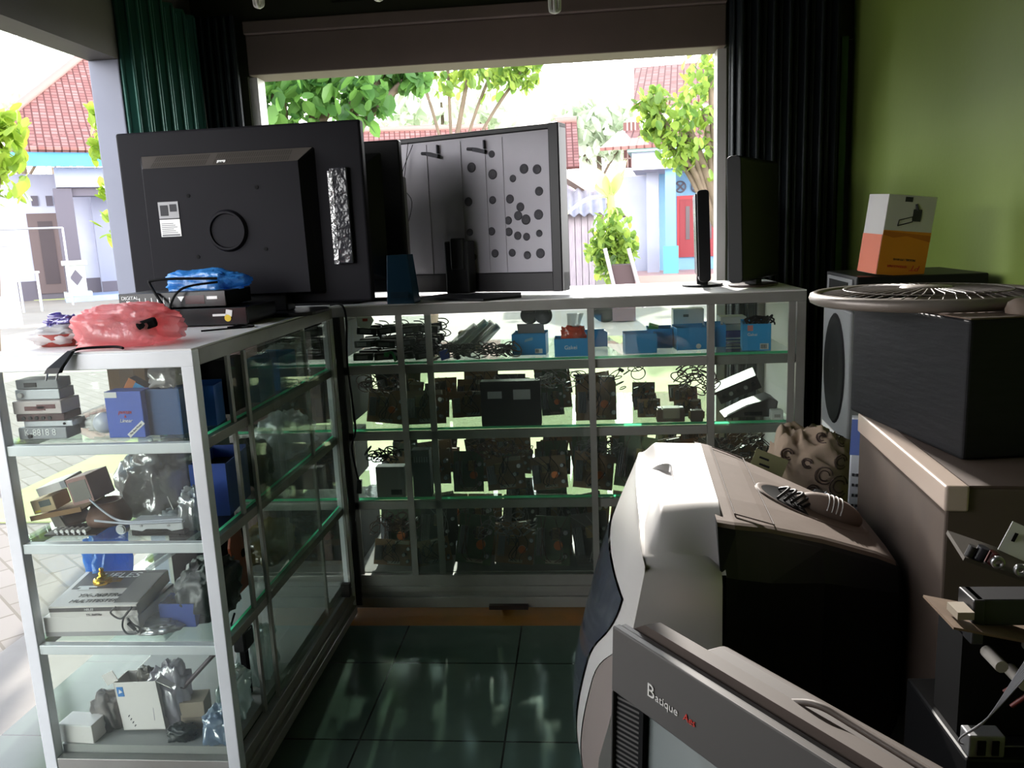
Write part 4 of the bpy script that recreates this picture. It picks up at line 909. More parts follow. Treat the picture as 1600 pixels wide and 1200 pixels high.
# black heap and bag at the aisle side
side_box('dark blue box on the second shelf behind the aisle post', 1.83, 2.0, -.985, z, .135, NAVY, R(6))
filmbag('clear bag hanging off the dark blue box, second shelf', (-.935, 1.76, z+.0), (.028, .04, .05), 52)
filmbag('lumpy black bag on the second shelf behind aisle glass', (-.955, 2.12, z), (.05, .07, .06), 53, M('black_bag', '#0f0f11', .35, 0, None, 8, .5, .4, 30))
filmbag('crinkled clear bag far along the second shelf', (-.97, 2.45, z), (.07, .12, .06), 54)
t, w, d = carton('plastic_tub', 'dark green tub deep on the second shelf of left case', 'tub', -1.14, -1.04, 2.05, 2.2, z, .17, M('dark_green_plastic', '#23423a', .5))
# --- tier 3
z = SH[2]; Y = 1.70
a, b_ = bl(70, 985, 1.70), bl(215, 985, 1.70)
t, w, d = carton('white_carton', 'flat white carton under the multitester box', 'box', a, b_, 1.70, 1.885, z+.002, .05, M('white_card', '#e2dcd8', .6), R(2))
MB().box(-w/2+.002, -d/2-.001, .001, w/2-.01, -d/2, .012).build('crushed_edge', M('grey_card', '#a7a4a4', .7), t)
a, b_ = bl(72, 945, 1.70), bl(208, 945, 1.70)
t, w, d = carton('multitester_box', 'white and black multitester box with printed name on third shelf', 'box', a+.003, b_, 1.703, 1.875, z+.0545, .034, M('white_card', '#e2dcd8', .6), 0, (R(5), 0, R(3)))
GREYK = M('print_grey', '#5d5a5a', .6); h = .034
o = MB().box(-w/2+.001, -d/2-.0008, .019, w/2-.001, -d/2, .029).build('front_band', GREYK, t)
text('HELES', .0085, (-.01, -d/2-.0014, .024), (R(90), 0, 0), WINK, t, 'front_lettering', .2)
text('YX-360TRe', .008, (0, -d/2-.0014, .01), (R(90), 0, 0), GREYK, t, 'front_model_lettering', .2)
mb = MB(); mb.box(-w/2+.012, -.005, h, w/2-.0, d/2-.003, h+.0008); mb.build('top_panel', GREYK, t)
mb = MB(); mb.prism([(-w/2+.03, -.012), (-w/2+.06, -.012), (-w/2+.055, .0), (-w/2+.075, .0), (-w/2+.072, .008), (-w/2+.026, .008), (-w/2+.024, .0), (-w/2+.036, .0)], 'Z', h+.0008, h+.0014); mb.build('top_tab', WHITEP, t)
text('HELES', .034, (-.004, .058, h+.0014), (0, 0, 0), WINK, t, 'top_lettering', .2, 1.15)
text('YX-360TRe', .021, (-.006, -.040, h+.0014), (0, 0, 0), INK, t, 'model_lettering', .25, 1.1)
text('MULTITESTER', .0185, (-.008, -.066, h+.0014), (0, 0, 0), INK, t, 'kind_lettering', .2, 1.05)
MB().box(w*.22, -d/2+.01, h+.0008, w/2-.002, d/2-.02, h+.0016).build('meter_picture', M('picture_grey', '#777472', .6), t)
t = T('gold_jack', 'shiny gold coil jack sitting on top of the multitester box', 'jack', (bl(156, 905, 1.78), 1.79, z+.0995))
MB().lathe([(.001, .0), (.022, .0), (.023, .006), (.02, .012), (.015, .015), (.013, .013), (.008, .02), (.007, .028), (.001, .03)], 24).build('body', GOLD, t)
MB().ball((0, 0, .034), .006).build('tip', GOLD, t)
mb = MB()
for k in range(4): mb.tube(wire([(.02+.0*k, -.018+k*.003, .008+k*.003), (.035, -.012+k*.004, .008+k*.002), (.05, -.005+k*.004, .006)]), .0012, 5)
mb.build('gold_wire', GOLD, t)
t = T('cable', 'dark coiled cable with silver plug before the multitester box', 'cable', (bl(200, 960, 1.69), 1.693, z+.006))
MB().tube(wire([(-.03, .0, .075), (-.045, .0, .06), (-.02, -.0, .045), (.01, .0, .075), (-.012, .0, .05), (-.02, -.0, .025), (-.01, -.0, .006), (.014, -.0, .008), (.022, -.0, .02), (.008, -.0, .03), (-.004, -.0, .045)], 6), .0024, 6).build('cord', M('dark_grey_cord', '#3b3b3e', .5), t)
MB().cyl((-.002, -.004, .036), (.014, -.004, .018), .0042, n=10).build('plug_grip', BLACK, t)
MB().cyl((.014, -.004, .018), (.019, -.004, .012), .003, n=10).build('plug_tip', STEEL, t)
filmbag('blue plastic bag at the left end of third shelf', (-1.285, 1.93, z), (.035, .06, .11), 61, MATS['blue_film'])
side_box('small blue box right of the white cartons, third shelf', 1.75, 1.81, -1.055, z, .06, NAVY)
filmbag('clear film with grey print lying at third shelf edge', (bl(235, 985, 1.72), 1.75, z), (.06, .04, .012), 62, thinmat('grey_film2', '#b4b4b6', .3, .4, .25))
filmbag('dark lumpy bag in the right of third shelf', (-.965, 1.84, z), (.06, .075, .07), 63, M('dark_green_bag', '#1d2422', .4, 0, None, 8, .5, .4, 30))
t = T('wire_strip', 'transparent long plastic strip slanting above the multitester box', 'strip', (-1.0, 1.82, z+.2))
MB().tube([(-.085, -.05, -.06), (.07, .02, .035)], .008, 4).build('strip', FILM, t)
t = T('guitar_panel', 'orange-brown curved wooden panel standing on the third shelf', 'panel', (-.935, 1.965, z))
prof = [(-.06, 0), (.06, 0), (.062, .12), (.05, .17), (.02, .185), (-.005, .2), (-.04, .19), (-.062, .14), (-.055, .08)]
MB().prism(prof, 'X', -.004, .004).build('panel', M('orange_wood', '#8a3f1c', .5, 0, '#74331a', 6, .6), t, .002)
MB().cyl((.006, .01, .1), (.0041, .01, .1), .012).build('hole', BLACKM, t)
MB().tube(wire([(.008, -.01, .22), (.012, .0, .17), (.01, .012, .12), (.01, .014, .08)]), .002, 5).build('hanging_cord', BLACKM, t)
filmbag('yellowish bag behind the orange panel, third shelf', (-.96, 2.2, z), (.06, .1, .045), 64, thinmat('yellow_film', '#8a7630', .1, .4, .2))
t, w, d = carton('black_box', 'black box deep on the third shelf of left case', 'box', -1.15, -1.05, 2.0, 2.2, z, .16, BLACKM)
# --- bottom tier
z = SH[3]
a, b_ = bl(95, 1165, 1.70), bl(150, 1165, 1.70)
t, w, d = carton('white_carton', 'small plain white carton in bottom left corner of the case', 'box', a, b_, 1.70, 1.755, z, .05, M('white_card', '#e2dcd8', .6), R(-4))
MB().box(-w/2+.002, -d/2-.0006, .046, w/2-.002, -d/2, .0495).build('lid_edge', WHITEP, t)
a, b_ = bl(190, 1172, 1.72), bl(255, 1172, 1.72)
t = T('white_box', 'tall open white box with a blue logo square, bottom shelf', 'box', ((a+b_)/2, 1.775, z+.008), 0, None, (0, R(-5), R(-4)))
w, d, h = b_-a+.008, .06, .132; th = .002
mb = MB(); mb.box(-w/2, -d/2, 0, w/2, -d/2+th, h); mb.box(-w/2, d/2-th, 0, w/2, d/2, h); mb.box(-w/2, -d/2, 0, -w/2+th, d/2, h); mb.box(w/2-th, -d/2, 0, w/2, d/2, h); mb.box(-w/2, -d/2, 0, w/2, d/2, th); mb.build('carton', M('white_card', '#e2dcd8', .6), t)
o = MB().cbox((0, 0, 0), (.036, .0015, .03), (0, .5, 0)).build('flap', M('white_card', '#e2dcd8', .6), t); o.location = (-w/2-.014, -d/2+.01, h+.008); o.rotation_euler = (0, R(-50), 0)
o = MB().cbox((w/2+.018, 0, h-.012), (.04, d*.9, .002), (0, .5, 0)).build('flap', M('white_card', '#e2dcd8', .6), t)
o = MB().box(-w/2+.006, -d/2-.0008, h-.038, -w/2+.024, -d/2, h-.012).build('logo_square', M('logo_blue', '#3a7ec2', .5), t)
MB().prism([(-w/2+.01, h-.03), (-w/2+.021, h-.026), (-w/2+.013, h-.018)], 'Y', -d/2-.0014, -d/2-.0008).build('logo_mark', WINK, o)
mb = MB()
for k in range(4): mb.cbox((-w/2+.024+k*.004, -d/2-.0008, .04-k*.009), (.006, .001, .002), (0, -.9, 0))
mb.build('slant_print', INK, t)
filmbag('dark film sleeve sticking out of the tall white box', ((a+b_)/2-.004, 1.785, z+.10), (.02, .012, .03), 71, M('dark_film', '#4f4a42', .4))
filmbag('clear pale bag resting on the tall white box', ((a+b_)/2+.055, 1.79, z+.0), (.045, .035, .085), 72, thinmat('lilac_film', '#c4bfca', .2, .5, .2))
filmbag('grey crumpled cloth between the two white boxes', (bl(170, 1130, 1.77), 1.775, z), (.034, .03, .045), 73, M('grey_cloth', '#8a8380', .9))
t, w, d = carton('brown_carton', 'small brown carton right of the tall white box', 'box', bl(290, 1140, 1.78), bl(325, 1140, 1.78), 1.76, 1.82, z, .075, M('tan_card', '#9a8d7c', .8), R(10))
MB().box(-w/2+.004, -d/2-.0006, .03, w/2-.004, -d/2, .035).build('tape', M('tan_tape', '#85786a', .5), t)
filmbag('pale blue plastic bag in the corner of the bottom shelf', (-.925, 1.735, z), (.033, .04, .038), 74, thinmat('pale_blue_film', '#b5cbe6', .3, .5, .25))
filmbag('greenish clear bag against the aisle glass, bottom shelf', (-.93, 1.835, z), (.03, .05, .06), 75, thinmat('greenish_film', '#b7c9c4', .35, .45, .3))
filmbag('big clear bag bulging at the aisle glass, bottom shelf', (-.945, 2.02, z), (.042, .06, .075), 76, thinmat('greenish_film', '#b7c9c4', .35, .45, .3))
filmbag('dark green bag beside the tall white box, bottom shelf', (bl(285, 1165, 1.72), 1.725, z), (.03, .02, .018), 77, M('dark_green_bag', '#1d2422', .4, 0, None, 8, .5, .4, 30))
t = T('black_rod', 'long flat dark rod leaning across the bottom shelf', 'rod', (-1.0, 1.80, z+.1))
MB().tube([(-.04, -.03, -.0), (.10, .03, .14)], .007, 4).build('rod', M('dark_rod', '#4a3b40', .4), t)
MB().tube([(.09, .026, .13), (.1, .03, .14)], .009, 6).build('end_cap', BLACK, t)
t = T('power_adapter', 'black adapter with hanging cord near aisle glass, above the clear bags', 'adapter', (-.935, 1.925, z+.0))
MB().box(-.015, -.03, .135, .02, .03, .19).build('case', BLACK, t, .006)
MB().tube(wire([(.0, .0, .185), (-.005, -.04, .22), (.005, -.06, .24), (.0, -.03, .25)]), .003, 5).build('cord', BLACKM, t)
MB().box(-.008, -.01, 0, .008, .01, .136).build('stem', BLACKM, t)
# ------------------------------------------------------------------ contents of the back case
DARKC = M('dark_component', '#1c1a1a', .5); CAPB = M('capacitor_black', '#202028', .35); CERW = M('dirty_white', '#9d978f', .7)
TRAF = M('transformer_core', '#4d4038', .5, .4, '#38302b', 12, .6); TAPEY = M('transformer_tape', '#8f7440', .5); HS = M('heat_sink_alu', '#77757a', .45, .7)
BEIGE = M('beige_plastic', '#8f8474', .6)
def board_proto(kind, rng):
    t = T('circuit_board', 'x', 'circuit board', (0, 0, 0))
    w, h = {0: (.13, .11), 1: (.11, .15), 2: (.15, .10), 3: (.12, .17), 4: (.14, .13)}[kind]
    PM = [PCBM, PCBG, PCBM, M('dark_board', '#2b2622', .6), PCBM][kind]
    mb = MB(); mb.box(-w/2, 0, 0, w/2, h, .0016)
    for k in range(10):
        x, y = rng.uniform(-w/2+.006, w/2-.006), rng.uniform(.006, h-.006); mb.cbox((x, y, .0035), (rng.uniform(.004, .01), .003, .004), (0, 0, rng.choice((0, pi/2))))
    mb.build('board', PM, t)
    fx = rng.uniform(-.02, .02); fy = h*.65
    mb = MB(); mb.cbox((fx, fy, .018), (.03, .034, .032)); mb.cbox((fx, fy, .018), (.042, .012, .02)); mb.build('transformer', TRAF, t, .002)
    MB().cbox((fx, fy, .019), (.022, .0355, .03)).build('winding', TAPEY, t)
    mb = MB(); hx = -w/2+.02; mb.box(hx-.012, h*.2, .0016, hx+.012, h*.75, .004)
    for k in range(5): mb.box(hx-.012+k*.0055, h*.2, .004, hx-.010+k*.0055, h*.75, .03)
    mb.build('heat_sink', HS, t)
    for k in range(3):
        x, y, r_ = w/2-.014-.016*(k % 2), h*(.2+.24*k), rng.uniform(.005, .009)
        mb = MB(); mb.cyl((x, y, .0016), (x, y, .02+r_), r_, n=12); o = mb.build('capacitor', CAPB, t); MB().cyl((x, y, .02+r_), (x, y, .0205+r_), r_*.85, n=12).build('capacitor_top', STEEL, o)
    MB().box(-.02, .006, .0016, .03, .016, .014).build('connector', [CERW, BEIGE, CERW, DARKC, BEIGE][kind], t)
    mb = MB()
    for k in range(4):
        x = -.015+k*.012; mb.tube(wire([(x, .01, .014), (x+rng.uniform(-.02, .02), .03, .035), (x+rng.uniform(-.03, .03), h*.6, .04), (x+rng.uniform(-.05, .05), h*1.0, .03+rng.uniform(-.01, .02))], 5), .0013, 4)
    mb.build('lead_wire', [BLACKM, M('wire_brown', '#4c2a20', .6), BLACKM, M('wire_grey', '#6d6a68', .6), BLACKM][kind], t)
    if kind in (1, 4): MB().cyl((w*.18, h*.42, .0016), (w*.18, h*.42, .03), .014, n=18).build('coil', COPPER, t)
    if kind in (0, 2): MB().box(w*.05, h*.85, .0016, w*.42, h*.97, .022).build('socket_block', BEIGE, t)
    return t
rng = random.Random(21)
PROTO = [board_proto(k, rng) for k in range(5)]
LOOK = ['brown circuit board with white connector', 'green circuit board with copper coil', 'wide brown circuit board with beige socket block', 'dark tall circuit board with grey wires', 'brown circuit board with copper coil']
TN = {1: 'second shelf', 2: 'third shelf', 3: 'bottom shelf'}
ROWN = ['front row', 'second row', 'third row', 'fourth row', 'rear row']
used = set()
def heap(tier, rowy, row, xs, hmax, skip=()):
    for i, x in enumerate(xs):
        k = rng.randrange(5); src = PROTO[k]
        if any(a < x < b for a, b in skip): continue
        lab = f'{LOOK[k]}, {ORD[i]} from left, {ROWN[row]}, {TN[tier]}'
        gap = (xs[-1]-xs[0])/(len(xs)-1)*.95; bh = (.11, .15, .10, .17, .13)[k]; sc = min(1.2, hmax(x)/bh)*rng.uniform(.86, 1.06); sc = min(sc, gap/(.13, .11, .15, .12, .14)[k])
        tilt = rng.uniform(R(70), R(88)); rz = rng.uniform(-.2, .2); ry = rng.choice((-1, 1))*rng.uniform(.0, .16)
        # keep the lowest corner on the shelf
        ww = (.13, .11, .15, .12, .14)[k]*sc/2
        z = SH[tier]+abs(sin(ry))*ww+.002
        e = (tilt, ry, rz)
        if k not in used: o = src; used.add(k); o.location = (x, rowy, z); o.rotation_euler = e; o['label'] = lab; o['group'] = 'salvaged circuit boards in the back case'; o.scale = (sc,)*3
        else: dup(src, (x, rowy, z), e, lab, 'salvaged circuit boards in the back case', sc)
def span(a, b, n, j): return [a+(b-a)*(i+.5)/n+rng.uniform(-j, j) for i in range(n)]
for row, y in enumerate((2.765, 2.865, 2.97, 3.08, 3.19)):
    heap(1, y, row, span(-.80, .12, 6, .006), lambda x: .160-.011*row+.03*sin(x*19+row), ((-.46, -.06),) if row == 0 else ())
    heap(2, y, row, span(-.80, .69, 10, .006), lambda x: .160-.011*row+.035*sin(x*14+row*2), ((-.85, -.49),) if row == 0 else ())
    if row != 3: heap(3, y, row, span(-.80, .69, 10, .006), lambda x: .215)
for row, y in enumerate((2.79, 2.92, 3.05)):
    for i, x in enumerate(span(.16, .44, 2, .004)):
        k = (0, 2, 4)[(i+row) % 3]; lab = f'low {LOOK[k]}, {ORD[i]} right of third stile, {ROWN[row]}'
        dup(PROTO[k], (x, y, SH[1]+.004), (R(62), 0, rng.uniform(-.3, .3)), lab, 'salvaged circuit boards in the back case', .62)
# second-shelf things of their own
t = T('transformer', 'heavy brown transformer with a winding on the second shelf, right part', 'transformer', (.30, 2.745, SH[1]))
MB().box(-.05, -.02, 0, .045, .02, .045).build('core', M('rusty_core', '#6b5248', .6, .2, '#55413a', 12, .6), t, .003); MB().box(-.03, -.024, .012, .03, .024, .05).build('winding', BEIGE, t, .004)
for x in (-.04, .035): MB().box(x-.006, -.012, .045, x+.006, .012, .05).build('tab', STEEL, t)
t = T('transformer', 'small grey transformer right of the heavy brown one', 'transformer', (.385, 2.74, SH[1]))
MB().box(-.02, -.018, 0, .022, .018, .04).build('core', TRAF, t, .003); MB().box(-.026, -.01, .01, .028, .01, .034).build('winding', TAPEY, t)
t = T('car_radio', 'tilted dark radio chassis with knobs at right end of second shelf', 'radio', (.55, 2.80, SH[1]+.07), 0, None, (R(8), R(-24), R(-8)))
MB().box(-.075, 0, 0, .075, .10, .05).build('chassis', M('chassis_dark', '#302b2b', .5, .3), t, .002)
for k in range(5): MB().cyl((-.055+k*.027, -.008, .025), (-.055+k*.027, 0, .025), .007, n=12).build('knob', STEEL if k % 2 else BLACK, t)
t = T('plastic_cover', 'dark slanted plastic cover under the tilted radio chassis', 'cover', (.585, 2.80, SH[1]))
MB().prism([(-.10, 0), (.075, 0), (.085, .055), (.06, .068), (-.02, .04)], 'Y', -.03, .08).build('shell', M('cover_brown', '#3c3532', .5), t, .004); MB().box(-.03, -.034, .008, .03, -.03, .02).build('slot', BLACKM, t)
t = T('socket_box', 'small white socket box at right end of second shelf', 'socket', (.655, 2.735, SH[1])); MB().box(-.02, -.015, 0, .02, .02, .034).build('case', WHITE, t, .003); MB().box(-.01, -.017, .01, .01, -.015, .02).build('slot', CERW, t)
t, w, d = carton('black_case', 'big black equipment case on second shelf between second and third stile', 'case', -.36, -.15, 2.72, 2.77, SH[1], .16, BLACKM)
MB().box(-.08, -d/2-.002, .1, -.03, -d/2, .125).build('label', M('silver_label', '#9a9a9c', .5), t); MB().box(.01, -d/2-.002, .095, .07, -d/2, .13).build('label', M('silver_label', '#9a9a9c', .5), t)
# third shelf
t, w, d = carton('black_psu', 'black ventilated power box left of second stile, third shelf', 'power box', -.62, -.555, 2.72, 2.765, SH[2], .175, BLACKM)
mb = MB()
for k in range(6): mb.box(-.025+k*.009, -d/2-.001, .13, -.02+k*.009, -d/2, .15)
mb.build('vent', HS, t)
t, w, d = carton('grey_unit', 'grey metal unit with a small notch, left part of third shelf', 'unit', -.755, -.65, 2.72, 2.765, SH[2], .115, M('unit_grey', '#7d7672', .5, .3))
MB().box(.0, -d/2-.001, .01, .04, -d/2, .03).build('notch', BLACKM, t)
filmbag('crinkled clear bag at left front of third shelf', (-.77, 2.745, SH[2]), (.03, .018, .02), 81)
# first shelf: adapters, cables, wrapped bundles, blue boxes
z = SH[0]; rg = random.Random(33)
AD = []
def adapter(label, x, y, z, rot, sc=1.0):
    if not AD:
        t = T('power_adapter', label, 'power adapter', (x, y, z), 0, 'black power adapters on the top shelf', rot)
        MB().box(-.045, -.022, 0, .045, .022, .032).build('case', BLACK, t, .004); MB().box(-.03, -.0226, .008, .02, -.022, .024).build('rating_label', M('dim_label', '#55565a', .6), t)
        MB().tube(wire([(.045, 0, .016), (.065, .004, .02), (.075, .02, .03), (.06, .03, .045), (.03, .025, .05)]), .0028, 6).build('cord', BLACKM, t); AD.append(t); t.scale = (sc,)*3; return t
    return dup(AD[0], (x, y, z), rot, label, None, sc)
DK = M('dark_brown_card', '#4a2f2a', .6)
for k, (tz, hh, dx) in enumerate(((SH[0], .15, 0), (SH[1], .19, .02), (SH[2], .2, -.02), (SH[3], .22, .01))):
    for j in range(2):
        t, w, d = carton('dark_carton', f'{("dark brown", "black")[j]} carton in the corner end of the long case, {("top", "second", "third", "bottom")[k]} shelf', 'box', -1.48+j*.32+dx, -1.19+j*.32+dx, 2.82, 3.12, tz+.003, hh-.02*j, (DK, BLACKM)[j])
        MB().box(-.03, -d/2-.0008, 0.002, .03, -d/2, hh-.025-.02*j).build('tape', M('dull_tape', '#3a2c26', .5), t)
n = 0
for lay in range(3):
    for i in range(4):
        for j in range(3 if lay < 2 else 2):
            adapter(f'black power adapter, {ORD[i]} from left, {ROWN[j]}, {("lowest", "middle", "top")[lay]} layer left of first stile', -.785+i*.075+lay*.01, 2.785+j*.075, z+.002+lay*.046, (rg.uniform(-.08, .08), rg.uniform(-.12, .12), rg.uniform(-.3, .3)), .78); n += 1
t = T('cardboard_sleeve', 'white torn paper card stuck among the black adapters', 'card', (-.755, 2.74, z+.128)); MB().prism([(-.03, 0), (.012, -.008), (.03, .02), (.02, .04), (-.03, .036)], 'Y', -.001, .001).build('card', WHITEP, t)
MB().box(-.01, -.0018, .018, .008, -.001, .028).build('red_print', RED, t)
t = T('green_clamp', 'green plastic clamp at front edge of top shelf by first stile', 'clamp', (-.665, 2.735, z)); mb = MB(); mb.tube(wire([(-.02, 0, .03), (-.004, 0, .034), (.004, 0, .02), (.008, 0, .002)]), .005, 8); mb.cbox((-.022, 0, .028), (.016, .014, .016)); mb.build('body', M('green_plastic', '#1e9a4c', .4), t)
MB().cyl((.0, .004, .03), (.045, .004, .016), .006, n=10).build('tube', FILM, t)
def tangle(label, x, y, z, w, d, h, n, mat, r=.0028, seed=1, nm='wire_bundle'):
    g = random.Random(seed); t = T(nm, label, 'cable', (x, y, z)); mb = MB()
    for k in range(n):
        cx, cy, a = g.uniform(-w/2, w/2), g.uniform(-d/2, d/2), g.uniform(0, 6.28); rr_ = g.uniform(.012, .032); tl = g.uniform(-.9, .9); cz = g.uniform(rr_*.6, max(rr_*.7, h-rr_))
        P = [V((cx+rr_*cos(q)*cos(a)-rr_*sin(q)*sin(a)*.8, cy+rr_*cos(q)*sin(a)*.6, max(.003, cz+rr_*sin(q)*(.6+.4*tl)))) for q in [i*2*pi/9 for i in range(g.randint(7, 12))]]
        mb.tube(wire(P, 3), r, 5)
    mb.build('cable', mat, t); mb = MB()
    for k in range(max(2, n//6)): mb.cbox((g.uniform(-w/2, w/2), g.uniform(-d/2, d/2), g.uniform(.008, h*.7)), (.02, .01, .008), (g.uniform(-.5, .5), g.uniform(-.5, .5), g.uniform(0, 3)))
    mb.build('plug', BLACK, t); return t
tangle('heap of looped black cables between the first two stiles, top shelf', -.585, 2.81, z, .12, .09, .11, 34, BLACKM, .0026, 3)
tangle('heap of grey cables and connectors right of second stile, top shelf', -.40, 2.77, z, .17, .08, .065, 40, M('cord_grey', '#57544f', .5), .0024, 4)
tangle('small coils of grey cable left of the first blue box', -.275, 2.78, z, .09, .08, .06, 22, M('cord_grey', '#57544f', .5), .0022, 5)
t = T('blue_connector', 'dark blue monitor connector lying by the second stile, top shelf', 'connector', (-.475, 2.735, z+.004), 0, None, (0, R(-15), 0)); MB().box(-.018, -.008, 0, .014, .008, .034).build('shell', NAVY, t, .003); MB().cyl((-.018, 0, .015), (-.07, .01, .006), .004).build('lead', CERW, t)
for k, (x, a, l, mt) in enumerate(((-.50, -38, .15, FILM), (-.47, -40, .16, thinmat('white_film', '#eef0f2', .25, .6, .2)), (-.43, -44, .14, FILM), (-.40, -42, .12, thinmat('white_film', '#eef0f2', .25, .6, .2)))):
    t = T('wrapped_cable', f'slanting cable bundle in clear wrap, {ORD[k]} from left, right of second stile', 'cable bundle', (x, 2.86+.03*k, z+.012), 0, None, (0, R(a), 0))
    MB().loft([[V((s*l, .016*cos(q)*(1.1-.5*abs(s-.5)), .016*sin(q)*(1.1-.5*abs(s-.5)))) for q in [i*pi/5 for i in range(10)]] for s in (0, .2, .5, .8, 1)]).build('wrap', mt, t)
    MB().tube([(.01, 0, 0), (l*.5, .003, .002), (l*.95, 0, 0)], .006, 6).build('cable', (CERW, WHITE, M('cord_grey', '#57544f', .5), WHITE)[k], t)
    if k in (1, 3): MB().box(l*.8, -.008, -.008, l, .008, .008).build('plug', (WHITE, M('cyan_plastic', '#35c0cf', .4), WHITE, NAVY)[k], t)
t, w, d = carton('brown_carton', 'pinkish brown carton behind the grey cables, top shelf', 'box', -.46, -.38, 2.93, 2.99, z, .075, M('pinkish_card', '#b79c8c', .7), 0)
def bb(label, px0, px1, py0, py1, Y, d, rz=0, inside=None, mat=BLUEBOX):
    a, b_ = X_(px0, py1, Y), X_(px1, py1, Y); h = max(.04, Z_((px0+px1)/2, py0, Y)-z)
    return (*open_box(label, a, b_, Y, Y+d, z, h, mat, rz, 'blue boxes on the top shelf', inside), h)
JUNK = M('small_parts', '#8b8a88', .5, .3, '#5d5c5a', 60, .7)
t, w, d, h = bb('blue open box with torn flap and barcode, first from left', 802, 855, 522, 562, 2.80, .09, R(-4), JUNK)
o = MB().cbox((.0, d/2-.02, h+.012), (w*.8, .002, .04), (.5, 0, 0)).build('flap', M('grey_flap', '#a7a2a6', .7), t)
MB().box(w*.18, -d/2-.0008, .006, w*.4, -d/2, .022).build('barcode_label', WHITEP, t); MB().prism([(-.016, h*.62), (.016, h*.72), (.014, h*.85), (-.012, h*.75)], 'Y', -d/2-.0008, -d/2).build('worn_patch', M('worn_card', '#8cb6d0', .7), t)
mb = MB()
for k in range(6): mb.box(w*.2+k*.002, -d/2-.0012, .009, w*.2+k*.002+.001, -d/2-.0008, .02)
mb.build('barcode', INK, t)
t, w, d, h = bb('blue box with white lettering and orange mesh bag inside', 867, 920, 529, 566, 2.735, .07, 0, None)
text('Gakei', .019, (-.002, -d/2-.0008, h*.5), (R(90), 0, 0), WINK, t, 'lettering')
t = T('mesh_bag', 'orange red mesh bag sticking out of the lettered blue box', 'bag', ((X_(867, 560, 2.735)+X_(920, 560, 2.735))/2+.008, 2.765, z+.046)); MB().blob((0, 0, 0), (.036, .022, .03), .4, 5, 91, 40, 20).build('bag', thinmat('orange_film', '#f0562e', .1, .55, .1), t); MB().loft([[V((.02*cos(q), .014*sin(q), .05)) for q in [i*pi/6 for i in range(12)]], [V((.008+.03*cos(q), .02*sin(q), .1)) for q in [i*pi/6 for i in range(12)]]], False).build('bag_neck', FILM, t)
bb('blue box half hidden behind the third stile, left of it', 893, 948, 520, 552, 2.95, .09, R(6), JUNK)
bb('plain blue open box right of the third stile', 976, 1026, 522, 559, 2.76, .08, R(3), JUNK)
t, w, d, h = bb('blue open box just behind the plain one, green lid inside', 1012, 1052, 514, 548, 2.87, .09, R(-3), JUNK); MB().cbox((-.02, 0, h+.004), (.035, .03, .012), (.2, .3, 0)).build('green_lid', M('green_plastic', '#1e9a4c', .4), t)
t, w, d, h = bb('wide blue open box with white sticker near the fourth stile', 1056, 1106, 512, 548, 2.81, .1, R(4), JUNK); MB().cyl((.02, -d/2-.001, .012), (.02, -d/2, .012), .009, n=16).build('sticker', WHITEP, t)
bb('blue box with brown end seen through the fourth stile', 1104, 1136, 508, 540, 2.86, .1, R(-5), JUNK)
t, w, d = carton('white_carton', 'plain white carton standing behind the wide blue box', 'box', X_(1052, 515, 3.05), X_(1100, 515, 3.05), 3.05, 3.11, z, .12, M('white_card', '#e2dcd8', .6)); MB().box(-.02, -d/2-.0008, .09, .0, -d/2, .1).build('print', GREYK, t)
t, w, d = carton('purple_carton', 'purple and white carton left of the rightmost blue box', 'box', X_(1128, 535, 2.95), X_(1166, 535, 2.95), 2.95, 3.02, z, .045, M('violet_card', '#54419c', .5)); MB().box(-w/2+.004, -d/2-.0008, .004, w/2-.004, -d/2, .02).build('white_panel', WHITEP, t); MB().box(-w/2+.012, -d/2-.0014, .009, w/2-.012, -d/2-.0008, .014).build('lettering_line', NAVY, t)
t, w, d = carton('white_carton', 'white carton stacked on the purple carton', 'box', X_(1126, 535, 2.95), X_(1166, 535, 2.95), 2.95, 3.03, z+.0455, .05, M('white_card', '#e2dcd8', .6)); MB().box(-w/2, -d/2-.0008, .022, w/2, -d/2, .026).build('tape', CERW, t)
t, w, d, h = bb('rightmost blue box overflowing with black parts, printed and barcoded', 1164, 1208, 506, 545, 2.75, .12, R(-8), JUNK, M('sky_blue_card', '#36b0f6', .5, 0, '#2ea2e8', 9, .6))
text('Gakei', .014, (-.014, -d/2-.0008, h*.6), (R(90), 0, 0), WINK, t, 'lettering'); o = MB().box(w*.12, -d/2-.0008, .004, w*.42, -d/2, .024).build('barcode_label', WHITEP, t); MB().box(-.03, -d/2-.0009, h*.74, -.012, -d/2, h*.95).build('red_white_mark', M('pale_red_print', '#d98a8a', .6), t)
mb = MB()
for k in range(7): mb.box(w*.15+k*.0028, -d/2-.0014, .007, w*.15+k*.0028+.0014, -d/2-.0008, .021)
mb.build('barcode', INK, o)
tangle('black adapters and leads piled in the rightmost blue box', (X_(1164, 540, 2.75)+X_(1208, 540, 2.75))/2+.01, 2.805, z+h*.82, w*.7, d*.7, .045, 14, BLACKM, .003, 8)
tangle('dark cable tangle draped at the top of second shelf near fourth stile', .40, 2.84, SH[1]+.06, .13, .08, .14, 30, M('wire_brown', '#4c2a20', .6), .0022, 11)
tangle('black cable loops above the circuit boards, left part of third shelf', -.72, 2.745, SH[2]+.125, .15, .02, .07, 16, BLACKM, .0025, 12)
BRW = M('wire_brown', '#4c2a20', .6); GRW = M('wire_grey', '#6d6a68', .6)
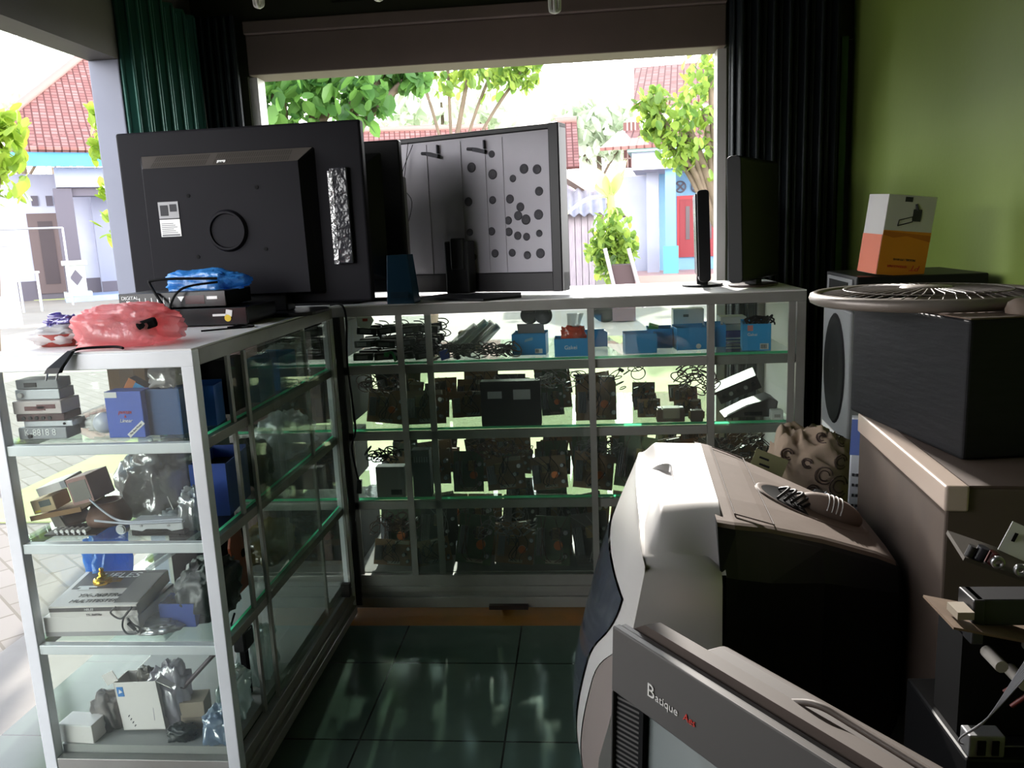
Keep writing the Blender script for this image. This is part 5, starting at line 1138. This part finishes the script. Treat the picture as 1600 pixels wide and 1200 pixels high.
for lab, x, y, tier, zz, w_, h_, n_, mt in (('brown wire tangle above boards, left end of second shelf', -.72, 2.75, 1, .12, .13, .08, 22, BRW), ('grey wire tangle above boards left of third stile, second shelf', -.08, 2.75, 1, .12, .14, .08, 22, GRW),
        ('brown wire tangle above boards near the middle of third shelf', -.30, 2.75, 2, .13, .2, .08, 26, BRW), ('grey wire tangle left of the silver television, third shelf', .05, 2.75, 2, .13, .13, .08, 22, GRW),
        ('brown wire tangle in the left of bottom shelf', -.70, 2.745, 3, .14, .16, .1, 26, BRW), ('grey and dusty wire tangle in the middle of bottom shelf', -.28, 2.745, 3, .12, .2, .12, 26, GRW), ('brown wire tangle at right end of third shelf', .56, 2.75, 2, .1, .16, .12, 24, BRW)):
    tangle(lab, x, y, SH[tier]+zz, w_, .03, h_, n_, mt, .0017, n_+tier)
tangle('thin black leads standing above the boards right of third stile', .15, 2.87, SH[1]+.07, .12, .03, .14, 9, BLACKM, .0018, 13)
# ------------------------------------------------------------------ low bench and the pile on it
WOODD = M('bench_wood', '#4b3828', .7, 0, '#3a2b1f', 6, .6, stretch=(1, 8, 8))
t = T('work_bench', 'low dark wooden bench under the old television and speaker cabinets', 'bench', (.53, 1.25, 0))
MB().box(-.44, -.95, .26, .52, 1.08, .2995).build('bench_top', WOODD, t, .004)
for x in (-.38, .46):
    for y in (-.88, 1.0): MB().box(x-.03, y-.03, 0, x+.03, y+.03, .26).build('leg', WOODD, t)
MB().box(-.38, -.88, .2, .46, -.85, .26).build('rail', WOODD, t)
# ---- big silver tube television facing left
SILV = M('silver_paint', '#d9d5d2', .33, .35, '#cfcac6', 4, .5)
DUSTT = M('dusty_taupe', '#85756b', .7, 0, '#756559', 5, .7, .04, 40)
TAUPE = M('taupe_plastic', '#7b706c', .5)
CRTG = M('tube_glass', '#3c4048', .12)
t = T('tube_television', 'large silver tube television with dusty brown back, facing left', 'television', (.112, 1.525, .30), R(-3.9))
HW = .335
def ztop(y): return .522+.046*(1-(y/HW)**2)
def xf(y, z):
    s = max(0, min(1, z/.55)); return -.095*smooth((1-s)*1.12)-.055*(1-(y/HW)**2)*(1-(2*s-1)**4)-.014*s*(1-(y/HW)**2)
def patch(fa, fb, v0, v1, nm, mat, off=0.0, nu=16, nv=24, flip=False):
    def fn(u_, v_):
        v = v0+(v1-v0)*v_; a, b_ = fa(v), fb(v); y = a+(b_-a)*u_; z = v*ztop(y)
        return (xf(y, z)+off, y, z)
    return MB().grid(fn, nu, nv).build(nm, mat, t)
def yt(v): return -HW+.115*smooth((.80-v)/.34)
def ys(v): return yt(v)+.05+.02*smooth((v-.6)/.2)
patch(lambda v: -HW, lambda v: HW, .80, 1, 'top_bezel', SILV)
patch(lambda v: yt(v), lambda v: ys(v), .02, .80, 'silver_strip', SILV)
patch(lambda v: -yt(v), lambda v: -ys(v), .02, .80, 'silver_strip', SILV)
patch(lambda v: -HW, lambda v: yt(v), .0, .80, 'speaker_panel', TAUPE, .002)
patch(lambda v: HW, lambda v: -yt(v), .0, .80, 'speaker_panel', TAUPE, .002)
patch(lambda v: ys(v), lambda v: -ys(v), .16, .80, 'screen', CRTG, -.004)
patch(lambda v: ys(v), lambda v: -ys(v), .0, .16, 'control_panel', SILV, -.002)
# bezel shell: sides and shoulders behind the front surface
def outline(hw, k=26):
    o = [(-hw, 0.0), (-hw, .18), (-hw, .36), (-hw, ztop(HW)-.012), (-hw+.008, ztop(HW))]
    o += [(-hw+.008+(2*hw-.016)*i/k, ztop(-HW+2*HW*i/k)) for i in range(1, k)]
    return o+[(hw-.008, ztop(HW)), (hw, ztop(HW)-.012), (hw, .36), (hw, .18), (hw, 0)]
o1 = outline(HW); mb = MB()
mb.loft([[V((xf(y, z), y, z)) for y, z in o1], [V((xf(y, z)+.03+.015*(z/.55), y*1.0, z+.002)) for y, z in o1], [V((.10, y, z-.012*(z/.55))) for y, z in o1], [V((.118, y*.99, z-.02*(z/.55))) for y, z in o1]], False, True)
mb.build('bezel_shell', SILV, t)
def hump(x, y):
    zs = ztop(max(-HW, min(HW, y)))-.004
    a = smooth((.315-abs(y))/.13); b_ = smooth((x-.006+.02*(abs(y)/.3)**2)/.035)
    base = zs+.002-(.022*smooth((x-.03)/.09))*(zs/.55)
    z = base+max(0, .580-base)*a*b_
    n_ = smooth((.085-abs(y+.05))/.022)*smooth((x+.012)/.03)*smooth((.056-x)/.005)
    return z-.055*n_
mb = MB(); mb.grid(lambda u_, v_: (.0+.125*u_, -.32+.64*v_, hump(.0+.125*u_, -.32+.64*v_)), 64, 140)
mb.grid(lambda u_, v_: (.125, -.32+.64*v_, .40+(hump(.125, -.32+.64*v_)-.40)*u_), 1, 80); mb.build('carry_handle', SILV, t)
def hring(x, hw, zt_, zsh, hb, zb): return [V((x, a, b_)) for a, b_ in ((-hw*.96, zb), (-hw, zb+.04), (-hw, zsh), (-hb, zt_), (-hb*.5, zt_+.004), (hb*.5, zt_+.004), (hb, zt_), (hw, zsh), (hw, zb+.04), (hw*.96, zb))]
mb = MB(); mb.loft([hring(.116, .318, .568, .50, .262, .02), hring(.145, .305, .562, .49, .258, .03), hring(.20, .272, .545, .47, .225, .05), hring(.30, .20, .508, .44, .175, .08), hring(.40, .158, .468, .41, .140, .1), hring(.435, .148, .45, .40, .128, .11), hring(.448, .135, .43, .385, .115, .13)], True, False)
hs = mb.build('back_housing', [BLACK, DUSTT], t, .014, 3)
for p in hs.data.polygons:
    if abs(p.normal.z) > .8 and p.center.z > .3: p.material_index = 1
top = bpy.data.objects.new('top_cover', bpy.data.meshes.new('top_cover')); bpy.data.objects.remove(top)
an = atan2(.545-.468, .20)
def ontop(x, y, lift=.0045): return (x, y, .545-(x-.20)*.385+.003+lift)
PLINE = M('panel_line', '#5a4d45', .8)
mb = MB()
for (a, b_) in (((.15, -.21), (.15, .22)), ((.215, -.205), (.215, .2)), ((.15, -.21), (.215, -.205)), ((.15, .22), (.215, .2))):
    za = .562-(a[0]-.145)*.31+.0045; zb_ = .562-(b_[0]-.145)*.31+.0045
    mb.tube([(a[0], a[1], za), (b_[0], b_[1], zb_)], .0014, 4)
mb.build('panel_line', PLINE, t)
g = MB().lathe([(.001, 0), (.088, 0), (.094, .0015), (.097, .0), (.099, -.004)], 44).build('vent_dish', [BLACKM], t)
g.data.materials.append(DUSTT)
for p in g.data.polygons:
    c = p.center
    if sqrt(c.x**2+c.y**2) > .089: p.material_index = 1
g.location = ontop(.318, -.002, .002); g.rotation_euler = (0, an*1.06, 0); g.scale = (1.15, .82, 1.1)
mb = MB()
for k in range(5): mb.tube(wire([(-.066+k*.012, -.045+.004*k, .002), (-.05+k*.012, -.012, .016), (-.045+k*.012, .02, .014), (-.052+k*.012, .045, .002)]), .0028, 5)
mb.build('louver', BLACK, g)
mb = MB(); mb.ball((.028, 0, .006), (.056, .036, .026), 26, 14); mb.build('barrel', DUSTT, g)
mb = MB()
for k in range(4):
    x = .016+k*.0075; f_ = sqrt(max(0, 1-((x-.028)/.056)**2)); mb.tube([(x, .0362*f_*cos(q), .006+.0266*f_*sin(q)) for q in [R(10+160*i/16) for i in range(17)]], .0011, 4)
mb.build('white_stripe', WHITE, g)
# ---- second tube television in the near corner
BQ = M('grey_plastic_front', '#4f4b49', .4, .15); BQT = M('dusty_top', '#463931', .65, 0, '#3b302a', 8, .6)
t = T('tube_television', 'grey television in the near corner with lettering on its bezel', 'television', (.009, .936, .302), 0, None, (R(-2.5), 0, R(-54.4)))
w, h = .64, .545
mb = MB(); mb.box(0, 0, 0, w, .012, .05); mb.box(0, 0, h-.088, w, .012, h); mb.box(w-.06, 0, .05, w, .012, h-.088); mb.box(0, 0, .05, .004, .012, h-.088)
mb.box(0, .012, 0, w, .022, h-.002); mb.build('front_bezel', BQ, t, .003, 3)
mb = MB(); mb.box(.006, .0225, 0, w-.004, .027, h-.012); mb.build('groove', BLACKM, t)
mb = MB(); rg_ = lambda y, m_, zt_: [V((a, y, b_)) for a, b_ in ((m_, .0+m_*.3), (m_, zt_-.02), (m_+.03, zt_), (w-m_-.03, zt_), (w-m_, zt_-.02), (w-m_, m_*.3))]
mb.loft([rg_(.026, .002, h+.008), rg_(.05, .004, h+.006), rg_(.062, .008, h-.004), rg_(.066, .012, h-.010)], True, False); mb.build('rear_rim', BQT, t, .006, 2)
mb = MB(); mb.loft([rg_(.066, .07, h-.008), rg_(.09, .075, h-.004), rg_(.15, .10, h-.05), rg_(.23, .17, h-.13), rg_(.25, .19, h-.17)], True, False); mb.build('back_housing', BQT, t, .006, 2)
g = MB().box(.004, .006, .05, .052, .011, h-.062).build('speaker_grille', BLACKM, t)
mb = MB(); n = 62
for k in range(n):
    z_ = .052+(h-.062-.062)*k/n; mb.add([(.004, .0055, z_), (.052, .0055, z_+.008), (.052, .0055, z_+.011), (.004, .0055, z_+.003)], [(0, 1, 2, 3)])
mb.build('grille_rib', BQ, g)
MB().box(.052, .003, .05, .06, .011, h-.086).build('screen_gap', BLACKM, t)
mb = MB(); mb.grid(lambda u_, v_: (.06+(w-.12)*u_, .008-.022*(1-(2*u_-1)**2)*(1-(2*v_-1)**2)+.003, .05+(h-.138)*v_), 24, 20); mb.build('screen', M('tube_grey_glass', '#6e7473', .06, 0, '#7c8280', 3, .5), t)
text('B', .024, (.077, -.0008, h-.052), (R(90), 0, 0), M('pale_ink', '#d8d4d0', .5), t, 'lettering_initial', 0, 1.1)
text('atique', .0145, (.105, -.0008, h-.055), (R(90), 0, 0), MATS['pale_ink'], t, 'lettering', 0, 1.1)
text('Aes', .013, (.143, -.0008, h-.054), (R(90), 0, 0), RED, t, 'red_lettering', .1)
MB().tube(wire([(.24, .05, h+.002), (.27, .055, h+.012), (.32, .06, h+.008), (.5, .06, h+.0)]), .004, 6).build('power_cord', M('cord_brown', '#4c4038', .6), t)
# ---- speaker cabinets
GRAIN = M('dark_wood_grain', '#161618', .6, 0, '#202024', 9, .8, .12, None, (1.2, 1.6, 10), spec=.2); SUBTOP = M('dusty_top2', '#6f5a4c', .75, 0, '#594a40', 9, .7)
t = T('subwoofer', 'black wood-grain subwoofer cabinet stacked on the brown speaker cabinet', 'speaker', (.774, 1.572, .9375), R(7.85))
mb = MB().box(-.175, -.2, 0, .175, .2, .236); mb.build('cabinet', GRAIN, t, .006, 3)
MB().box(-.172, -.197, .236, .172, .197, .2385).build('dusty_top', SUBTOP, t)

t = T('speaker', 'large brown dusty speaker cabinet with front edge coloured as sunlit', 'speaker', (.765, 1.459, .2998), R(-4.3))
WOODB = M('brown_dusty_wood', '#574940', .6, 0, '#3d342f', 4, .8, .06, None, (1, 3, 1.2))
MB().box(-.196, -.25, 0, .2, .252, .632).build('cabinet', WOODB, t, .004, 2)
mb = MB(); mb.box(-.2, -.255, .595, -.165, .255, .6365); mb.build('top_edge', M('sunlit_edge_tint', '#b3a296', .35), t, .004, 3)  # paler colour stands in for sunlight catching this edge
MB().box(-.165, -.25, .632, .2, .252, .636).build('dusty_top', M('dark_dusty_top', '#4a3a32', .8), t)

# round fan guard lying on the subwoofer
t = T('fan_guard', 'round grey fan guard lying flat on top of the subwoofer', 'fan guard', (.675, 1.64, 1.1765))
GUARD = M('guard_grey', '#8d8580', .4, .3, '#75695f', 8, .6)
mb = MB(); mb.lathe([(.205, .0), (.213, .004), (.216, .012), (.213, .02), (.205, .024), (.199, .02), (.196, .012), (.199, .004), (.205, 0)], 64); mb.build('rim', GUARD, t)
mb = MB()
for k in range(48): a = k*2*pi/48; mb.tube([(cos(a)*.2, sin(a)*.2, .016), (cos(a+.12)*.13, sin(a+.12)*.13, .028), (cos(a+.2)*.05, sin(a+.2)*.05, .03)], .0014, 4)
for r_ in (.09, .15): mb.tube([(r_*cos(q), r_*sin(q), .027) for q in [i*2*pi/40 for i in range(41)]], .0014, 4)
mb.build('ribs', M('rib_dusty', '#6e6660', .5), t)
MB().lathe([(.001, .034), (.045, .032), (.05, .026), (.001, .026)], 32).build('hub', GUARD, t)
t = T('knob', 'round dusty brown cap on the near right of the subwoofer top', 'knob', (.745, 1.405, 1.1762))
MB().lathe([(.033, 0), (.034, .006), (.03, .018), (.02, .024), (.001, .026)], 30).build('cap', M('cap_brown', '#77665a', .7), t); MB().cyl((0, 0, .025), (0, 0, .029), .009).build('centre', BLACK, t)
# ---- things by the right wall behind
t = T('floor_speaker', 'tall pale grey floor speaker with a dark oval, by the right wall', 'speaker', (.86, 2.36, 0), R(-4))
MB().box(-.13, -.16, 0, .16, .16, 1.10).build('cabinet', M('speaker_light_grey', '#77787a', .55), t, .006)
g = MB().lathe([(.001, .003), (.06, .002), (.1, .004), (.115, .004), (.12, 0)], 32, sm=False).build('woofer', BLACKM, t); g.rotation_euler = (0, R(-90), 0); g.location = (-.131, 0, .92); g.scale = (1.35, 1, 1)
o = MB().box(-.134, -.12, .60, -.131, .12, .74).build('white_panel', WHITEP, t)
t = T('small_speaker', 'small dark grey box unit under the orange carton', 'speaker', (.86, 2.33, 1.101), R(-4))
MB().box(-.13, -.17, 0, .19, .17, .095).build('case', BLACK, t, .004); MB().box(-.134, -.14, .01, -.13, .14, .086).build('front_frame', M('frame_grey', '#6e6f72', .5), t); MB().box(-.136, -.10, .02, -.134, .11, .076).build('front_screen', BLACKM, t)
# orange carton with upside-down print
t = T('printed_carton', 'leaning white and orange carton with upside-down print, near green wall', 'box', (.825, 2.235, 1.1965), 0, None, (R(3), R(6), R(9)))
w, d, h = .13, .10, .205
OR = M('orange_card', '#d98a26', .5, 0, '#cf7f20', 6, .6); CW = M('carton_white', '#c9c6c4', .6)
MB().box(-w/2, -d/2, 0, w/2, d/2, h).build('carton', CW, t, .0015)
o = MB().box(-w/2+.0005, -d/2-.0008, .0005, w/2-.0005, -d/2, h*.56).build('orange_front', OR, t)
MB().box(-w/2-.0008, -d/2+.0005, .0005, -w/2, d/2-.0005, h*.5).build('orange_side', M('orange_red_card', '#d9663a', .5), t)
MB().prism([(-w/2+.0005, h*.50), (-w/2+.03, h*.47), (.0, h*.5), (w/2-.0005, h*.44), (w/2-.0005, h*.52), (-w/2+.0005, h*.55)], 'Y', -d/2-.0012, -d/2-.0008).build('wave_print', M('deep_orange', '#b8661c', .5), t)
text('PT', .021, (.038, -d/2-.0014, .022), (R(90), R(180), 0), RED, t, 'red_lettering', .3, 1.1)
text('SERBAGUNA', .0095, (-.012, -d/2-.0014, .024), (R(90), R(180), 0), RED, t, 'name_lettering', .2)
text('MODEL : PT-0110', .008, (.004, -d/2-.0014, .042), (R(90), R(180), 0), INK, t, 'model_lettering')
mb = MB(); mb.tube([(-.03, -d/2-.001, h*.62), (.008, -d/2-.001, h*.68), (.006, -d/2-.001, h*.74), (-.028, -d/2-.001, h*.69), (-.03, -d/2-.001, h*.62)], .0016, 4); mb.cbox((.018, -d/2-.0008, h*.76), (.022, .0012, .03)); mb.cyl((.018, -d/2-.001, h*.82), (.012, -d/2-.001, h*.9), .003, n=6); mb.box(-.02, -d/2-.001, h*.92, .0, -d/2, h*.98)
mb.build('machine_print', INK, t)
# packet, printed bags, yellow paper
t = T('packet', 'white packet with blue top and blue diamond print between bag and speaker', 'packet', (.668, 1.875, .30), R(-18))
MB().loft([[V((a*.05, b_*.02, 0)) for a, b_ in ((-1, -1), (1, -1), (1, 1), (-1, 1))], [V((a*.048, b_*.022, .3)) for a, b_ in ((-1, -1), (1, -1), (1, 1), (-1, 1))], [V((a*.044, b_*.01, .59)) for a, b_ in ((-1, -1), (1, -1), (1, 1), (-1, 1))]], True, False).build('packet', M('packet_white', '#cfd3d8', .4), t, .003)
o = MB().add([(-.047, -.0155, .5), (.047, -.0155, .5), (.044, -.0115, .585), (-.044, -.0115, .585)], [(0, 1, 2, 3)]).build('blue_top', M('packet_blue', '#5f74b4', .4), t)
MB().prism([(-.012, .43), (.0, .405), (.012, .43), (.0, .465)], 'Y', -.0195, -.0165).build('diamond', M('diamond_blue', '#4fa6d8', .4), t)
mb = MB()
for r_ in range(4):
    for c_ in range(3): mb.box(-.04+c_*.009, -.0205, .45-r_*.025, -.035+c_*.009, -.017, .456-r_*.025)
mb.build('dot_print', INK, t)
CLOTH = M('beige_cloth', '#b5a08c', .85, 0, '#a08b78', 7, .6, .1, 30); PRN = M('brown_print', '#54433c', .8)
t = T('printed_bag', 'crumpled beige printed bag with dark curly pattern behind the television', 'bag', (.575, 2.06, .2995))
mb = MB(); mb.blob((0, 0, 0), (.105, .085, .285), .16, 1.6, 101, 60, 44, crease=.7); mb.build('bag', CLOTH, t)
mb = MB(); rg2 = random.Random(5)
def onbag(o_, px, pz):
    return V((px, -.115, pz))
bagme = t.children[0].data
from mathutils.bvhtree import BVHTree
bt = BVHTree.FromPolygons([v.co[:] for v in bagme.vertices], [tuple(p.vertices) for p in bagme.polygons])
def snap(x, z):
    h_ = bt.ray_cast(V((x, -1, z)), V((0, 1, 0)))
    return (h_[0]-V((0, .002, 0))) if h_[0] else None
for cx, cz, r_ in ((.02, .33, .022), (.055, .36, .018), (.05, .30, .026), (.0, .29, .016), (-.045, .38, .015), (-.06, .36, .012), (.02, .42, .012), (-.01, .36, .012), (.06, .41, .014)):
    for rr_ in (r_, r_*.6):
        P = [snap(cx*1.3-.01+rr_*cos(q), cz+.09+rr_*sin(q)) for q in [i*2*pi/14 for i in range(13)]]; P = [p for p in P if p]
        if len(P) > 3: mb.tube(P, .0018, 4)
mb.build('curly_print', PRN, t)
t = T('plastic_sleeve', 'greyish plastic sleeve lying in front of the beige printed bag', 'sleeve', (.555, 1.83, .2995))
mb = MB(); mb.blob((0, 0, 0), (.05, .04, .225), .14, 1.8, 103, 40, 30, crease=.7); mb.build('sleeve', thinmat('grey_sleeve', '#a8a09c', .05, .3, .2, .3, .3, 30), t)
t = T('paper_sheet', 'pale yellow printed paper standing left of the beige bag', 'paper', (.275, 1.885, .345), 0, None, (R(-4), R(24), R(10)))
MB().box(-.045, 0, .16, .045, .001, .48).build('sheet', M('yellow_sheet', '#c3c190', .8), t); mb = MB()
for k in range(6): mb.box(-.03+.006*(k % 2), -.0008, .46-k*.016, -.004+.008*(k % 3), 0, .465-k*.016)
mb.build('print', INK, t); MB().box(-.045, 0, -.02, .045, .001, .16).build('lower_sheet', MATS['yellow_sheet'], t)
# ---- circuit boards at the far right edge
t = T('amplifier', 'black amplifier case carrying loose circuit boards, right edge', 'amplifier', (.68, 1.05, .2998))
MB().box(-.21, -.10, .012, .21, .09, .365).build('case', BLACK, t, .004)
for x in (-.18, .18):
    for y in (-.07, .06): MB().cyl((x, y, 0), (x, y, .013), .018).build('foot', BLACKM, t)
t = T('circuit_board', 'brown television board with black block, ribbon and red wires, right edge', 'circuit board', (.54, 1.02, .666))
MB().cbox((0, -.02, .155), (.19, .09, .003), (0, R(12), 0)).build('board', M('board_tan', '#7b6550', .6, 0, '#5d4a3a', 20, .6), t)
MB().box(-.06, -.02, 0, .1, .05, .145).build('black_block', BLACKM, t)
mb = MB(); mb.box(-.055, -.04, .165, .08, .0, .2); mb.box(-.06, -.042, .14, -.045, .0, .2); mb.build('heat_sink', M('sink_dark', '#39393b', .4, .5), t, .002)
MB().box(-.082, -.05, .178, -.062, -.02, .188).build('connector', BEIGE, t)
for x, z_ in ((-.03, .12), (.0, .095), (.02, .13)): MB().cyl((x, -.06, z_), (x, -.021, z_), .008, n=12).build('capacitor', CERW, t)
mb = MB()
for k in range(7): mb.tube(wire([(.05, -.05-.002*k, .19-.002*k), (-.0, -.07-.002*k, .15-.002*k), (-.05, -.075, .06), (-.075, -.06, .02), (-.05, -.05, .004), (.04, -.05, .004)]), .0011, 4)
mb.build('ribbon_cable', M('ribbon_grey', '#77777a', .5), t)
mb = MB(); mb.tube(wire([(-.02, -.05, .08), (.01, -.06, .11), (.06, -.06, .13)]), .003, 5); mb.tube(wire([(-.01, -.05, .06), (.02, -.06, .095), (.06, -.06, .11)]), .003, 5); mb.tube(wire([(.045, -.06, .14), (.04, -.065, .08), (.05, -.06, .02)]), .004, 5); mb.build('red_wire', M('dull_red_wire', '#6b2a24', .5), t)
t = T('circuit_board', 'small upper circuit board with a bright white metal tab, right edge', 'circuit board', (.555, 1.01, .888), 0, None, (R(4), R(19), R(-8)))
MB().box(-.085, -.03, 0, .10, .05, .005).build('board', M('board_dark', '#3a332d', .6), t)
o = MB().cbox((-.03, -.012, .042), (.034, .0015, .04), (R(-12), R(6), 0)).build('white_tab', M('white_metal', '#e4e2e0', .3, .1), t)
mb = MB(); mb.cyl((-.022, -.0155, .048), (-.022, -.0125, .047), .0035, n=12); mb.cbox((-.037, -.0145, .046), (.004, .001, .012)); mb.build('tab_hole', BLACKM, o)
for x, r_, mt in ((-.078, .005, DARKC), (-.066, .007, CAPB), (-.052, .006, DKRED), (.02, .008, CAPB), (.04, .007, DARKC), (.06, .012, CERW)): MB().cyl((x, -.02, .005), (x, -.02, .012+r_*1.5), r_, n=12).build('capacitor', mt, t)
for x in (-.05, -.022, .012): o = MB().lathe([(.004, 0), (.008, 0), (.008, .006), (.004, .006), (.004, 0)], 14).build('jack', STEEL, t); o.rotation_euler = (R(90), 0, 0); o.location = (x, -.031, .014)
MB().cyl((-.008, -.01, .03), (.03, -.01, .03), .009, n=14).build('white_can', WHITE, t)
t = T('connector_block', 'small grey metal connector block low at the right edge', 'connector', (.495, .962, .6652)); mb = MB(); mb.box(-.022, -.01, 0, .022, .015, .03); mb.build('shell', M('dull_metal', '#8b8b8d', .5, .6), t, .002); mb = MB(); mb.box(-.012, -.012, .004, -.002, -.0099, .024); mb.box(.006, -.012, .004, .014, -.0099, .024); mb.build('slot', BLACKM, t)
# ------------------------------------------------------------------ light
W = bpy.data.worlds.new('sky'); S.world = W; W.use_nodes = True
nt = W.node_tree; nt.nodes.clear(); out = nt.nodes.new('ShaderNodeOutputWorld'); bg = nt.nodes.new('ShaderNodeBackground')
tc = nt.nodes.new('ShaderNodeTexCoord'); sp = nt.nodes.new('ShaderNodeSeparateXYZ'); nt.links.new(tc.outputs['Generated'], sp.inputs[0])
rp = nt.nodes.new('ShaderNodeValToRGB'); rp.color_ramp.elements[0].color = (1, 1, 1, 1); rp.color_ramp.elements[1].color = (.07, .09, .13, 1)
rp.color_ramp.elements[0].position = .22; rp.color_ramp.elements[1].position = .6
nt.links.new(sp.outputs['Z'], rp.inputs[0]); nt.links.new(rp.outputs[0], bg.inputs[0]); bg.inputs[1].default_value = 12.0
nt.links.new(bg.outputs[0], out.inputs[0])
sd = bpy.data.lights.new('sun', 'SUN'); sd.energy = 9.0; sd.angle = R(1.0); sd.color = (1, .95, .88)
so = bpy.data.objects.new('sun', sd); COL.objects.link(so)
SUN_EL, SUN_AZ = R(22), R(-4)       # low behind the trees, almost straight ahead
dirv = V((sin(SUN_AZ)*cos(SUN_EL), cos(SUN_AZ)*cos(SUN_EL), sin(SUN_EL)))
so.rotation_euler = dirv.to_track_quat('Z', 'Y').to_euler()
S.view_settings.view_transform = 'Standard'; S.view_settings.look = 'None'; S.view_settings.gamma = 1; S.view_settings.exposure = 0.0
S.view_settings.use_curve_mapping = False
S.cycles.max_bounces = 12; S.cycles.transparent_max_bounces = 32; S.cycles.diffuse_bounces = 4; S.cycles.glossy_bounces = 4; S.cycles.transmission_bounces = 8
S.cycles.use_denoising = True; S.cycles.sample_clamp_indirect = 6
S.cycles.caustics_reflective = False; S.cycles.caustics_refractive = False
bpy.context.view_layer.update()
